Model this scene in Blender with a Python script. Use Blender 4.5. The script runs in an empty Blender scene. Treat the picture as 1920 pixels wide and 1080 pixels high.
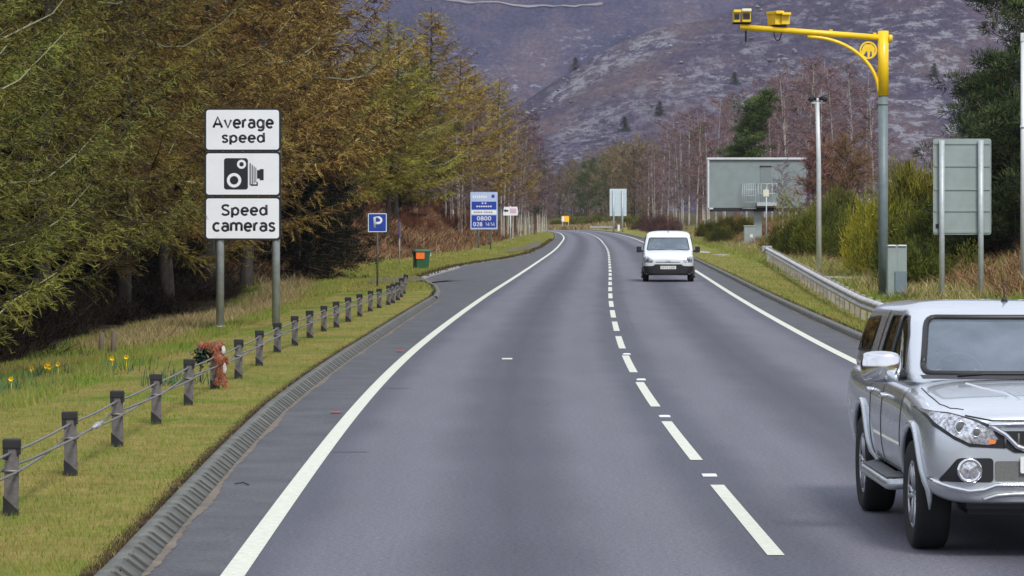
import bpy, bmesh, math, random
import numpy as np
from mathutils import Vector, Matrix
from mathutils.bvhtree import BVHTree
R = math.radians
rnd = random.Random(7)
scene = bpy.context.scene
col = scene.collection

# ---------------------------------------------------------------- camera, light, exposure
CAMH, FPX, HOR = 2.35, 6220.0, 405.0          # camera height (m), focal length and horizon row in 1920 px
cd = bpy.data.cameras.new('camera'); cam = bpy.data.objects.new('camera', cd); col.objects.link(cam)
cam.location = (0, 0, CAMH); cam.rotation_euler = (R(90), 0, 0)
cd.sensor_width = 36; cd.lens = 36 * FPX / 1920; cd.shift_y = -(540 - HOR) / 1920
cd.clip_start = 0.5; cd.clip_end = 9000
scene.camera = cam
SUN_EL, SUN_AZ = 48, 158                     # azimuth from +Y clockwise: behind the camera, to its right
world = bpy.data.worlds.new("World"); scene.world = world; world.use_nodes = True
wn, wl = world.node_tree.nodes, world.node_tree.links
bg = wn['Background']; sky = wn.new('ShaderNodeTexSky'); sky.sky_type = 'NISHITA'; sky.sun_disc = False
sky.sun_elevation = R(SUN_EL); sky.sun_rotation = R(SUN_AZ); sky.altitude = 250; sky.dust_density = 2
# thin cloud deck over the sky
tc = wn.new('ShaderNodeTexCoord'); nz = wn.new('ShaderNodeTexNoise'); nz.inputs['Scale'].default_value = 2.2
nz.inputs['Detail'].default_value = 6
mr = wn.new('ShaderNodeMapRange'); mr.inputs[1].default_value = .3; mr.inputs[2].default_value = .6
mr.inputs[3].default_value = .45; mr.inputs[4].default_value = 1.0
mx = wn.new('ShaderNodeMixRGB'); mx.inputs[2].default_value = (7.4, 7.8, 8.8, 1)
wl.new(tc.outputs['Generated'], nz.inputs['Vector']); wl.new(nz.outputs[0], mr.inputs[0])
wl.new(mr.outputs[0], mx.inputs[0]); wl.new(sky.outputs[0], mx.inputs[1]); wl.new(mx.outputs[0], bg.inputs[0])
bg.inputs[1].default_value = 0.088
sd = bpy.data.lights.new('sun', 'SUN'); sun = bpy.data.objects.new('sun', sd); col.objects.link(sun)
sd.energy = 2.0; sd.angle = R(15); sd.color = (1, .95, .88)
sdir = Vector((math.sin(R(SUN_AZ)) * math.cos(R(SUN_EL)), math.cos(R(SUN_AZ)) * math.cos(R(SUN_EL)), math.sin(R(SUN_EL))))
sun.rotation_euler = sdir.to_track_quat('Z', 'Y').to_euler()
scene.view_settings.view_transform = 'Standard'; scene.view_settings.look = 'None'
scene.view_settings.exposure = 0.55; scene.view_settings.gamma = 1
scene.render.engine = 'CYCLES'

ordn = ['nearest', 'second', 'third', 'fourth', 'fifth', 'sixth', 'seventh', 'eighth', 'ninth', 'tenth', 'eleventh', 'twelfth', 'thirteenth', 'fourteenth', 'fifteenth', 'sixteenth', 'seventeenth', 'eighteenth', 'nineteenth', 'twentieth', 'twenty-first', 'twenty-second', 'twenty-third', 'twenty-fourth', 'twenty-fifth']
# ---------------------------------------------------------------- helpers
def gx(px, d): return (px - 960) / FPX * d
def gz(py, d): return CAMH - (py - HOR) / FPX * d
def tag(o, label=None, cat=None, group=None, kind=None):
    if label: o['label'] = label
    if cat: o['category'] = cat
    if group: o['group'] = group
    if kind: o['kind'] = kind
    return o
def empty(name, loc=(0, 0, 0), rz=0, label=None, cat=None, group=None):
    o = bpy.data.objects.new(name, None); col.objects.link(o); o.location = loc; o.rotation_euler = (0, 0, rz)
    o.empty_display_size = .2
    return tag(o, label, cat, group)
def copy_tree(o, parent=None):
    c = o.copy(); col.objects.link(c); c.parent = parent
    for ch in [q for q in bpy.data.objects if q.parent == o and q != c]:
        copy_tree(ch, c)
    return c
def copy_thing(o, loc, rz=0, sc=1, label=None, colr=None):
    kids = list(o.children)
    c = o.copy(); col.objects.link(c); c.location = loc; c.rotation_euler = (0, 0, rz)
    c.scale = (sc, sc, sc) if not isinstance(sc, tuple) else sc
    if label: c['label'] = label
    for k in kids:
        k2 = k.copy(); col.objects.link(k2); k2.parent = c
        if colr and k.name.startswith('crown'): k2.color = colr
        for g in list(k.children):
            g2 = g.copy(); col.objects.link(g2); g2.parent = k2
    return c

def nodes(name):
    m = bpy.data.materials.new(name); m.use_nodes = True
    nt = m.node_tree; return m, nt.nodes, nt.links, nt.nodes['Principled BSDF']
def N(ns, t, **k):
    n = ns.new(t)
    for a, v in k.items(): setattr(n, a, v)
    return n
def ramp(ns, ls, src, stops):
    r = ns.new('ShaderNodeValToRGB'); e = r.color_ramp.elements
    while len(e) < len(stops): e.new(.5)
    for i, (p, c) in enumerate(stops): e[i].position = p; e[i].color = (*c, 1)
    ls.new(src, r.inputs[0]); return r
def noise(ns, ls, scale, detail=4, rough=.6, vec=None, coord='Object', stretch=None):
    n = ns.new('ShaderNodeTexNoise'); n.inputs['Scale'].default_value = scale
    n.inputs['Detail'].default_value = detail; n.inputs['Roughness'].default_value = rough
    if vec is None:
        t = ns.new('ShaderNodeTexCoord'); vec = t.outputs[coord]
    if stretch:
        mp = ns.new('ShaderNodeMapping'); mp.inputs['Scale'].default_value = stretch; ls.new(vec, mp.inputs[0]); vec = mp.outputs[0]
    ls.new(vec, n.inputs['Vector']); return n
def mixc(ns, ls, f, a, b, mode='MIX'):
    m = ns.new('ShaderNodeMixRGB'); m.blend_type = mode
    for i, v in ((0, f), (1, a), (2, b)):
        if hasattr(v, 'links') or hasattr(v, 'is_output'): ls.new(v, m.inputs[i])
        elif isinstance(v, (int, float)): m.inputs[i].default_value = v if i == 0 else (v, v, v, 1)
        else: m.inputs[i].default_value = (*v, 1)
    return m.outputs[0]
def bump(ns, ls, h, p, strength=.3, dist=.01):
    b = ns.new('ShaderNodeBump'); b.inputs['Strength'].default_value = strength; b.inputs['Distance'].default_value = dist
    ls.new(h, b.inputs['Height']); ls.new(b.outputs[0], p.inputs['Normal'])
def nth(i): return ordn[i] if i else 'first'
def pmat(name, c, rough=.6, metal=0, var=.12, scale=8, bmp=0, bscale=60, coat=0, spec=.5, dirt=None):
    """painted / metal / plastic: colour with a little grime of its own"""
    m, ns, ls, p = nodes(name)
    n = noise(ns, ls, scale, 5)
    lo = tuple(max(0, x * (1 - var)) for x in c) if dirt is None else dirt
    hi = tuple(min(1, x * (1 + var * .5)) for x in c)
    r = ramp(ns, ls, n.outputs[0], [(.3, lo), (.62, hi)])
    ls.new(r.outputs[0], p.inputs['Base Color'])
    p.inputs['Roughness'].default_value = rough; p.inputs['Metallic'].default_value = metal
    p.inputs['Coat Weight'].default_value = coat; p.inputs['Coat Roughness'].default_value = .05
    p.inputs['Specular IOR Level'].default_value = spec
    if bmp:
        n2 = noise(ns, ls, bscale, 3); bump(ns, ls, n2.outputs[0], p, bmp, .005)
    return m
def leafmat(name, a, b, c, rough=.75, objcol=True, ns_=.9, amt=.9):
    """foliage: per-face tint attribute between three colours, clumps by noise, times the object colour"""
    m, ns, ls, p = nodes(name)
    at = N(ns, 'ShaderNodeAttribute', attribute_name='tint')
    n = noise(ns, ls, ns_, 4)
    ad = N(ns, 'ShaderNodeMath', operation='MULTIPLY_ADD'); ad.inputs[1].default_value = amt; ad.inputs[2].default_value = -amt / 2
    ls.new(n.outputs[0], ad.inputs[0])
    a2 = N(ns, 'ShaderNodeMath', operation='ADD'); ls.new(ad.outputs[0], a2.inputs[0]); ls.new(at.outputs['Fac'], a2.inputs[1])
    r = ramp(ns, ls, a2.outputs[0], [(.1, a), (.5, b), (.9, c)])
    out = r.outputs[0]
    if objcol:
        oi = ns.new('ShaderNodeObjectInfo'); out = mixc(ns, ls, 1.0, out, oi.outputs['Color'], 'MULTIPLY')
    ls.new(out, p.inputs['Base Color']); p.inputs['Roughness'].default_value = rough
    p.inputs['Specular IOR Level'].default_value = .15
    return m

def np_mesh(name, V, F, mat=None, parent=None, tint=None, smooth=False, uv=None, zone=None):
    """V (n,3); F (m,k) with k 3 or 4; tint per face"""
    V = np.asarray(V, dtype=np.float32); F = np.asarray(F, dtype=np.int32)
    me = bpy.data.meshes.new(name); k = F.shape[1]
    me.vertices.add(len(V)); me.vertices.foreach_set('co', V.ravel())
    me.loops.add(F.size); me.loops.foreach_set('vertex_index', F.ravel())
    me.polygons.add(len(F)); me.polygons.foreach_set('loop_start', np.arange(0, F.size, k, dtype=np.int32))
    try: me.polygons.foreach_set('loop_total', np.full(len(F), k, dtype=np.int32))
    except Exception: pass
    if smooth: me.polygons.foreach_set('use_smooth', np.ones(len(F), dtype=bool))
    me.update(calc_edges=True)
    if tint is not None:
        a = me.attributes.new('tint', 'FLOAT', 'FACE'); a.data.foreach_set('value', np.asarray(tint, dtype=np.float32))
    if zone is not None:
        for nm, arr in zone.items():
            a = me.attributes.new(nm, 'FLOAT', 'POINT'); a.data.foreach_set('value', np.asarray(arr, dtype=np.float32))
    if uv is not None:
        l = me.uv_layers.new(name='UVMap'); l.data.foreach_set('uv', np.asarray(uv, dtype=np.float32)[F.ravel()].ravel())
    me.validate()
    if mat: me.materials.append(mat)
    o = bpy.data.objects.new(name, me); col.objects.link(o); o.parent = parent
    return o

class MB:
    def __init__(s): s.v = []; s.f = []; s.sm = []
    def add(s, vs, fs, smooth=False):
        b = len(s.v); s.v += [tuple(v) for v in vs]; s.f += [tuple(b + i for i in f) for f in fs]; s.sm += [smooth] * len(fs); return s
    def box(s, c, d, rz=0, bev=0, M=None):
        x, y, z = (q / 2 for q in d)
        if bev:
            bm = bmesh.new(); bmesh.ops.create_cube(bm, size=1)
            for v in bm.verts: v.co = Vector((v.co.x * d[0], v.co.y * d[1], v.co.z * d[2]))
            bmesh.ops.bevel(bm, geom=bm.edges[:], offset=bev, segments=2, profile=.7, affect='EDGES')
            bm.verts.index_update()
            vs = [v.co.copy() for v in bm.verts]; fs = [[v.index for v in f.verts] for f in bm.faces]; bm.free()
        else:
            vs = [Vector((a * x, b * y, e * z)) for a in (-1, 1) for b in (-1, 1) for e in (-1, 1)]
            fs = [(0, 1, 3, 2), (4, 6, 7, 5), (0, 4, 5, 1), (2, 3, 7, 6), (0, 2, 6, 4), (1, 5, 7, 3)]
        if M is None: M = Matrix.Rotation(rz, 3, 'Z')
        return s.add([M @ v + Vector(c) for v in vs], fs)
    def tube(s, pts, rad, n=8, cap=True, smooth=True):
        pts = [Vector(p) for p in pts]; m = len(pts)
        rs = rad if isinstance(rad, (list, tuple)) else [rad] * m
        vs = []; up = None
        for i, p in enumerate(pts):
            t = (pts[min(i + 1, m - 1)] - pts[max(i - 1, 0)]).normalized()
            if up is None: up = t.orthogonal().normalized()
            up = (up - t * up.dot(t)).normalized(); w = t.cross(up)
            for k in range(n):
                a = 2 * math.pi * k / n; vs.append(p + (up * math.cos(a) + w * math.sin(a)) * rs[i])
        fs = [(i * n + k, i * n + (k + 1) % n, (i + 1) * n + (k + 1) % n, (i + 1) * n + k) for i in range(m - 1) for k in range(n)]
        s.add(vs, fs, smooth)
        if cap:
            b = len(s.v) - m * n
            s.f.append(tuple(b + k for k in range(n))[::-1]); s.sm.append(False)
            s.f.append(tuple(b + (m - 1) * n + k for k in range(n))); s.sm.append(False)
        return s
    def lathe(s, prof, n=32, axis='z', c=(0, 0, 0), smooth=True):
        """prof: (r, h) along the axis"""
        vs = []
        for r, h in prof:
            for k in range(n):
                a = 2 * math.pi * k / n; p = (r * math.cos(a), r * math.sin(a), h)
                if axis == 'x': p = (p[2], p[0], p[1])
                if axis == 'y': p = (p[0], p[2], p[1])
                vs.append(Vector(p) + Vector(c))
        m = len(prof)
        fs = [(i * n + k, i * n + (k + 1) % n, (i + 1) * n + (k + 1) % n, (i + 1) * n + k) for i in range(m - 1) for k in range(n)]
        return s.add(vs, fs, smooth)
    def prism(s, poly, y0, y1, plane='xz', c=(0, 0, 0)):
        n = len(poly); vs = []
        for y in (y0, y1):
            for a, b in poly:
                v = {'xz': (a, y, b), 'xy': (a, b, y), 'yz': (y, a, b)}[plane]; vs.append(Vector(v) + Vector(c))
        fs = [tuple(range(n)), tuple(range(2 * n - 1, n - 1, -1))] + [(i, (i + 1) % n, n + (i + 1) % n, n + i) for i in range(n)]
        return s.add(vs, fs)
    def build(s, name, mat, parent=None, bevel=0, fixn=True):
        me = bpy.data.meshes.new(name); me.from_pydata(s.v, [], s.f); me.update()
        me.polygons.foreach_set('use_smooth', s.sm)
        if fixn:
            bm = bmesh.new(); bm.from_mesh(me); bmesh.ops.recalc_face_normals(bm, faces=bm.faces[:]); bm.to_mesh(me); bm.free()
        if mat: me.materials.append(mat)
        o = bpy.data.objects.new(name, me); col.objects.link(o); o.parent = parent
        if bevel:
            b = o.modifiers.new('bevel', 'BEVEL'); b.width = bevel; b.segments = 2; b.limit_method = 'ANGLE'
        return o
def arcp(cx, cy, rx, ry, a0, a1, n=10): return [(cx + rx * math.cos(R(a0 + (a1 - a0) * i / n)), cy + ry * math.sin(R(a0 + (a1 - a0) * i / n))) for i in range(n + 1)]
GLY = {
 'A': (.8, [[(0, 0), (.4, 1), (.8, 0)], [(.14, .32), (.66, .32)]]), 'v': (.54, [[(-.03, .73), (.27, 0), (.57, .73)]]),
 'e': (.58, [[(.03, .37), (.58, .37)] + arcp(.3, .365, .29, .365, 0, 318, 14)]), 'r': (.27, [[(0, 0), (0, .73)], [(0, .42), (.05, .6), (.15, .71), (.31, .73)]]),
 'a': (.52, [[(.04, .63), (.15, .71), (.28, .73), (.42, .69), (.5, .58), (.52, .45), (.52, 0)], arcp(.26, .215, .25, .215, 0, 360, 14)]),
 'g': (.58, [arcp(.29, .37, .28, .355, 0, 360, 14), [(.58, .73), (.58, -.05), (.5, -.2), (.32, -.27), (.06, -.2)]]),
 's': (.48, [[(.46, .62), (.34, .72), (.2, .73), (.06, .66), (.03, .54), (.1, .44), (.38, .31), (.46, .2), (.42, .07), (.28, 0), (.14, 0), (0, .11)]]),
 'S': (.66, [[(.62, .86), (.48, .98), (.3, 1), (.1, .92), (.04, .75), (.12, .6), (.52, .42), (.63, .27), (.58, .09), (.38, 0), (.18, .01), (0, .14)]]),
 'p': (.58, [[(0, .73), (0, -.27)], arcp(.29, .365, .28, .355, 0, 360, 14)]), 'd': (.58, [[(.58, 1.02), (.58, 0)], arcp(.29, .365, .28, .355, 0, 360, 14)]),
 'c': (.5, [arcp(.3, .365, .3, .365, 48, 312, 14)]), 'm': (.94, [[(0, 0), (0, .73)], [(0, .45)] + arcp(.235, .49, .235, .24, 160, 0, 8) + [(.47, 0)], [(.47, .45)] + arcp(.705, .49, .235, .24, 160, 0, 8) + [(.94, 0)]]),
 'P': (.62, [[(0, 0), (0, 1), (.34, 1)] + arcp(.34, .73, .28, .27, 90, -90, 10) + [(0, .46)]]),
 '0': (.6, [arcp(.3, .5, .3, .5, 0, 360, 18)]), '8': (.56, [arcp(.28, .26, .28, .26, 0, 360, 14), arcp(.28, .76, .24, .24, 0, 360, 14)]),
 '2': (.56, [[(.02, .82), (.12, .96), (.28, 1), (.46, .94), (.54, .78), (.48, .58), (0, 0), (.58, 0)]]), '1': (.2, [[(0, .82), (.2, 1), (.2, 0)]]), '4': (.6, [[(.44, 0), (.44, 1), (0, .28), (.62, .28)]]), ' ': (.34, [])}
def strokes(s, w, h, mat, parent, loc, sw=.225, name='lettering', gap=.27):
    """lettering from flattened strokes, fitted to w x h metres"""
    m = MB(); x = 0; xs, ys = [], []
    for ch in s:
        a, st = GLY[ch]
        for p in st: xs += [x + q[0] for q in p]; ys += [q[1] for q in p]
        x += a + gap
    x0, x1, y0, y1 = min(xs) - sw / 2, max(xs) + sw / 2, min(ys) - sw / 2, max(ys) + sw / 2; fx, fz = w / (x1 - x0), h / (y1 - y0); x = 0
    for ch in s:
        a, st = GLY[ch]
        for p in st: m.tube([(x + q[0], 0, q[1]) for q in p], sw / 2, 8)
        x += a + gap
    m.v = [((v[0] - (x0 + x1) / 2) * fx, v[1] * .012, (v[2] - (y0 + y1) / 2) * fz) for v in m.v]
    o = m.build(name, mat, parent, fixn=False); o.location = loc; return o
def rrect(w, h, r, n=5, cx=0, cy=0):
    out = []
    for (sx, sy, a0) in ((1, 1, 0), (-1, 1, 90), (-1, -1, 180), (1, -1, 270)):
        for k in range(n + 1):
            a = R(a0 + 90 * k / n); out.append((cx + sx * (w / 2 - r) + r * math.cos(a), cy + sy * (h / 2 - r) + r * math.sin(a)))
    return out
def circ(r, n=24, cx=0, cy=0): return [(cx + r * math.cos(2 * math.pi * k / n), cy + r * math.sin(2 * math.pi * k / n)) for k in range(n)]
def text(name, s, size, mat, parent, loc, rot=(R(90), 0, 0), bold=.012, space=1.06, extrude=.002, xs=1):
    cu = bpy.data.curves.new(name, 'FONT'); cu.body = s; cu.size = size; cu.align_x = 'CENTER'; cu.align_y = 'CENTER'
    cu.extrude = extrude; cu.offset = bold * size; cu.space_character = space; cu.resolution_u = 4
    t = bpy.data.objects.new(name + '_tmp', cu); col.objects.link(t)
    dg = bpy.context.evaluated_depsgraph_get(); me = bpy.data.meshes.new_from_object(t.evaluated_get(dg))
    bpy.data.objects.remove(t); bpy.data.curves.remove(cu)
    me.name = name; me.materials.clear(); me.materials.append(mat)
    o = bpy.data.objects.new(name, me); col.objects.link(o); o.parent = parent; o.location = loc; o.rotation_euler = rot
    o.scale = (xs, 1, 1)
    return o

# ---------------------------------------------------------------- road alignment
CP = [(3.3, -80), (2.5, -35), (2.03, 0), (1.83, 22.6), (1.765, 37.2), (1.89, 54.7), (2.18, 69.5), (2.80, 94.2), (3.76, 127), (5.05, 172),
      (6.5, 225), (8.0, 292), (9.1, 348), (9.95, 417), (10.15, 470), (9.7, 505), (8.3, 542), (4.8, 585), (-2, 622), (-14, 650), (-40, 678), (-90, 700), (-170, 712), (-300, 716)]
CP = np.array(CP, float)
def cubic(t, y, tq):
    n = len(t); h = np.diff(t); A = np.zeros((n, n)); b = np.zeros(n); A[0, 0] = A[-1, -1] = 1
    for i in range(1, n - 1):
        A[i, i - 1] = h[i - 1]; A[i, i] = 2 * (h[i - 1] + h[i]); A[i, i + 1] = h[i]
        b[i] = 6 * ((y[i + 1] - y[i]) / h[i] - (y[i] - y[i - 1]) / h[i - 1])
    M = np.linalg.solve(A, b); k = np.clip(np.searchsorted(t, tq) - 1, 0, n - 2); dt = tq - t[k]; H = h[k]
    return y[k] + dt * ((y[k + 1] - y[k]) / H - H * (2 * M[k] + M[k + 1]) / 6) + dt ** 2 * M[k] / 2 + dt ** 3 * (M[k + 1] - M[k]) / (6 * H)
tt = np.concatenate([[0], np.cumsum(np.hypot(*np.diff(CP, axis=0).T))])
SQ = np.arange(0, tt[-1], .5)
CX, CY = cubic(tt, CP[:, 0], SQ), cubic(tt, CP[:, 1], SQ)
TX, TY = np.gradient(CX), np.gradient(CY); L_ = np.hypot(TX, TY); TX /= L_; TY /= L_
NX, NY = -TY, TX                               # left of travel
def pt(s, t):
    s = np.asarray(s, float)
    x, y, nx, ny = (np.interp(s, SQ, a) for a in (CX, CY, NX, NY))
    return x + nx * t, y + ny * t
MONO = CY < 600
def s_at_y(y): return np.interp(y, CY[MONO], SQ[MONO])
def klf(s):                                    # left kerb distance beyond the edge line (lay-by bulge)
    y = np.where(np.asarray(s) > s_at_y(595), 600, np.interp(s, SQ, CY))
    return np.interp(y, [0, 22, 32, 40, 62, 92, 100, 108, 116, 122, 128, 150, 165, 178, 200, 292, 600], [.5, .6, .75, .85, .9, 1.15, 1.45, 1.95, 2.7, 3.15, 3.3, 3.1, 2.5, 1.7, 1.1, .8, .8])
def krf(s): return np.full(np.shape(s), .85)
HL = 3.66
SMAX = SQ[-1] - 1
def sgrid(s0, s1, near=.5, far=3.0):
    a = []; s = s0
    while s < s1:
        a.append(s); y = np.interp(s, SQ, CY); s += near if y < 130 else (1.0 if y < 260 else far)
    a.append(s1); return np.array(a)
def ribbon(name, s, tl, tr, z, mat, kind='structure', zs=None, uvs=True):
    """strip between lateral offsets tl (left) and tr"""
    s = np.asarray(s); tl = np.broadcast_to(tl, s.shape); tr = np.broadcast_to(tr, s.shape)
    a = pt(s, tl); b = pt(s, tr); n = len(s)
    V = np.zeros((2 * n, 3)); V[:n, 0], V[:n, 1] = a; V[n:, 0], V[n:, 1] = b; V[:, 2] = z
    i = np.arange(n - 1); F = np.stack([i, n + i, n + i + 1, i + 1], 1)
    uv = np.zeros((2 * n, 2)); uv[:n, 0] = tl; uv[n:, 0] = tr; uv[:n, 1] = s; uv[n:, 1] = s
    return V, F, uv
def multi(name, parts, mat, **k):
    VV, FF, UU = [], [], []; b = 0
    for V, F, U in parts: VV.append(V); FF.append(F + b); UU.append(U); b += len(V)
    o = np_mesh(name, np.vstack(VV), np.vstack(FF), mat, uv=np.vstack(UU)); tag(o, kind='structure'); return o
# ---------------------------------------------------------------- road, markings, kerbs
def asphalt():
    m, ns, ls, p = nodes('asphalt')
    uvn = ns.new('ShaderNodeUVMap'); uvn.uv_map = 'UVMap'
    sep = ns.new('ShaderNodeSeparateXYZ'); ls.new(uvn.outputs[0], sep.inputs[0])
    # polish of the wheel tracks: |distance from lane centre| = .85 m
    ab = N(ns, 'ShaderNodeMath', operation='ABSOLUTE'); ls.new(sep.outputs[0], ab.inputs[0])
    su = N(ns, 'ShaderNodeMath', operation='SUBTRACT'); su.inputs[1].default_value = 1.83; ls.new(ab.outputs[0], su.inputs[0])
    a2 = N(ns, 'ShaderNodeMath', operation='ABSOLUTE'); ls.new(su.outputs[0], a2.inputs[0])
    nw = noise(ns, ls, .25, 3, coord='Object')
    wob = N(ns, 'ShaderNodeMath', operation='MULTIPLY_ADD'); wob.inputs[1].default_value = .5; ls.new(nw.outputs[0], wob.inputs[0]); ls.new(a2.outputs[0], wob.inputs[2])
    dv = N(ns, 'ShaderNodeMath', operation='DIVIDE'); dv.inputs[1].default_value = 2.6; ls.new(wob.outputs[0], dv.inputs[0])
    tr = ramp(ns, ls, dv.outputs[0], [(.10, (.070, .073, .094)), (.18, (.080, .083, .106)), (.43, (.134, .136, .165)), (.57, (.130, .133, .161)), (.74, (.084, .088, .112))])
    tr.color_ramp.interpolation = 'EASE'
    # hard strips beyond the edge lines
    gt = N(ns, 'ShaderNodeMapRange'); gt.inputs[1].default_value = 3.6; gt.inputs[2].default_value = 3.75; ls.new(ab.outputs[0], gt.inputs[0])
    n3 = noise(ns, ls, 1.3, 5, coord='Object')
    hs = ramp(ns, ls, n3.outputs[0], [(.3, (.066, .07, .08)), (.7, (.10, .106, .116))])
    c = mixc(ns, ls, gt.outputs[0], tr.outputs[0], hs.outputs[0])
    n1 = noise(ns, ls, 70, 2, .8, coord='Object'); r1 = ramp(ns, ls, n1.outputs[0], [(.25, (.5, .5, .5)), (.75, (1.5, 1.5, 1.5))])
    c = mixc(ns, ls, 1.0, c, r1.outputs[0], 'MULTIPLY')
    n2 = noise(ns, ls, 1.1, 6, .65, coord='UV', stretch=(1, .12, 1)); r2 = ramp(ns, ls, n2.outputs[0], [(.3, (.9, .9, .91)), (.7, (1.08, 1.08, 1.07))])
    c = mixc(ns, ls, 1.0, c, r2.outputs[0], 'MULTIPLY')
    n4 = noise(ns, ls, 24, 3, .8, coord='Object'); r4 = ramp(ns, ls, n4.outputs[0], [(.38, (.76, .76, .76)), (.62, (1.24, 1.23, 1.24))])
    c = mixc(ns, ls, 1.0, c, r4.outputs[0], 'MULTIPLY')
    ls.new(c, p.inputs['Base Color']); p.inputs['Roughness'].default_value = .82; p.inputs['Specular IOR Level'].default_value = .35
    bump(ns, ls, n1.outputs[0], p, .5, .006); return m
M_ROAD = asphalt()
def paintm():
    m, ns, ls, p = nodes('road_paint')
    n = noise(ns, ls, 14, 6, .7); r = ramp(ns, ls, n.outputs[0], [(.24, (.25, .25, .25)), (.37, (.52, .54, .47)), (.6, (.64, .67, .57))])
    ls.new(r.outputs[0], p.inputs['Base Color']); p.inputs['Roughness'].default_value = .7; return m
M_PAINT = paintm()
s_all = sgrid(0, SMAX, .5, 2)
tls = [HL + klf(s_all) + .02, np.full(len(s_all), 0.), -(HL + krf(s_all)) - .02]
multi('road', [ribbon('', s_all, HL + klf(s_all) + .1, 0, 0, None), ribbon('', s_all, 0, -(HL + krf(s_all)) - .1, 0, None)], M_ROAD)
parts = [ribbon('', s_all, HL + .08, HL - .08, .005, None), ribbon('', s_all, -HL + .08, -HL - .08, .005, None)]
s0 = float(s_at_y(22.5)) - 9 * 8.9
k = 0
while True:
    a = s0 + k * 8.95; ya = float(np.interp(a, SQ, CY))
    if ya > 290: break
    if a > 0: parts.append(ribbon('', np.linspace(a, a + 6, 7), .06, -.06, .005, None))
    k += 1
sb = np.arange(float(s_at_y(290)), SMAX, 2.0)
parts.append(ribbon('', sb, .06, -.06, .005, None))
# worn marker in the lane and a kerb-side dash
def mark(px, py, w, l):
    d = CAMH * FPX / (py - HOR); x = gx(px, d)
    V = np.array([(x - w / 2, d - l / 2, .005), (x + w / 2, d - l / 2, .005), (x + w / 2, d + l / 2, .005), (x - w / 2, d + l / 2, .005)])
    return V, np.array([[0, 1, 2, 3]]), np.zeros((4, 2))
parts.append(mark(951, 673, .17, .5))
multi('road_markings', parts, M_PAINT)
# sealed cracks and a transverse joint, dark bitumen
M_TAR = pmat('bitumen', (.035, .035, .038), .5, var=.3)
ps = []
for (y0, y1, t0) in ((66, 118, -.36),):
    s = np.linspace(s_at_y(y0), s_at_y(y1), 60); t = t0 + .02 * np.sin(s * .7) + .015 * np.sin(s * 2.1 + 1)
    ps.append(ribbon('', s, t + .005, t - .005, .003, None))
for y0 in (73.5, 45.2, 33.0):
    s = float(s_at_y(y0)); V, F, U = ribbon('', np.array([s, s + .06]), HL + (.9 if y0 > 70 else -.1), (2.3 if y0 > 50 else 3.2), .003, None); ps.append((V, F, U))
multi('bitumen_seams', ps, M_TAR)

def kerbm(name, a, b, slot=False):
    m, ns, ls, p = nodes(name)
    n = noise(ns, ls, 3, 6, .65); r = ramp(ns, ls, n.outputs[0], [(.3, a), (.7, b)])
    n2 = noise(ns, ls, 45, 3); r2 = ramp(ns, ls, n2.outputs[0], [(.3, (.8, .8, .8)), (.7, (1.15, 1.15, 1.15))])
    kc = mixc(ns, ls, 1, r.outputs[0], r2.outputs[0], 'MULTIPLY')
    if slot:       # shade and packed dirt of the drainage slots, painted dark, also on the next lip
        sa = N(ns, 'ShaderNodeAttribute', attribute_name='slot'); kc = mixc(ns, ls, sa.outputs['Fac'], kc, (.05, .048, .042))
    ls.new(kc, p.inputs['Base Color']); p.inputs['Roughness'].default_value = .9
    bump(ns, ls, n2.outputs[0], p, .4, .01); return m
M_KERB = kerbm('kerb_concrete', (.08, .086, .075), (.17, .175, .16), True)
M_KERB2 = kerbm('pale_kerb', (.2, .2, .19), (.36, .36, .34))
def sweep(name, s, toff, sign, prof, mat, recess=None, slot=None):
    """prof: list of (lateral beyond the inner kerb line, z). recess: bool per station"""
    n = len(s); m = len(prof); V = []
    for j, (a, z) in enumerate(prof):
        aa = np.full(n, a); zz = np.full(n, z)
        if recess is not None and 1 <= j <= 3: aa = aa + recess * .07; zz = zz - recess * .055
        x, y = pt(s, sign * (toff + aa)); V.append(np.stack([x, y, zz], 1))
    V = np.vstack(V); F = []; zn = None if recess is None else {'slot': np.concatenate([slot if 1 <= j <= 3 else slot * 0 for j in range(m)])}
    for j in range(m - 1):
        i = np.arange(n - 1); F.append(np.stack([j * n + i, j * n + i + 1, (j + 1) * n + i + 1, (j + 1) * n + i], 1)[:, ::(-1 if sign > 0 else 1)])
    return tag(np_mesh(name, V, np.vstack(F), mat, zone=zn), kind='structure')
# ribbed drainage kerb (near left)
st, rc, sl = [], [], []
a = float(s_at_y(5)); e = float(s_at_y(93)); k = 0
while a < e:
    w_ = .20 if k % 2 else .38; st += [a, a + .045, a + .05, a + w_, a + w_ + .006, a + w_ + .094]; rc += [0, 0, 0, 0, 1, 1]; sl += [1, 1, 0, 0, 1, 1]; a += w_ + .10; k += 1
st = np.array(st); rc = np.array(rc, float); sl = np.array(sl, float)
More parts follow.
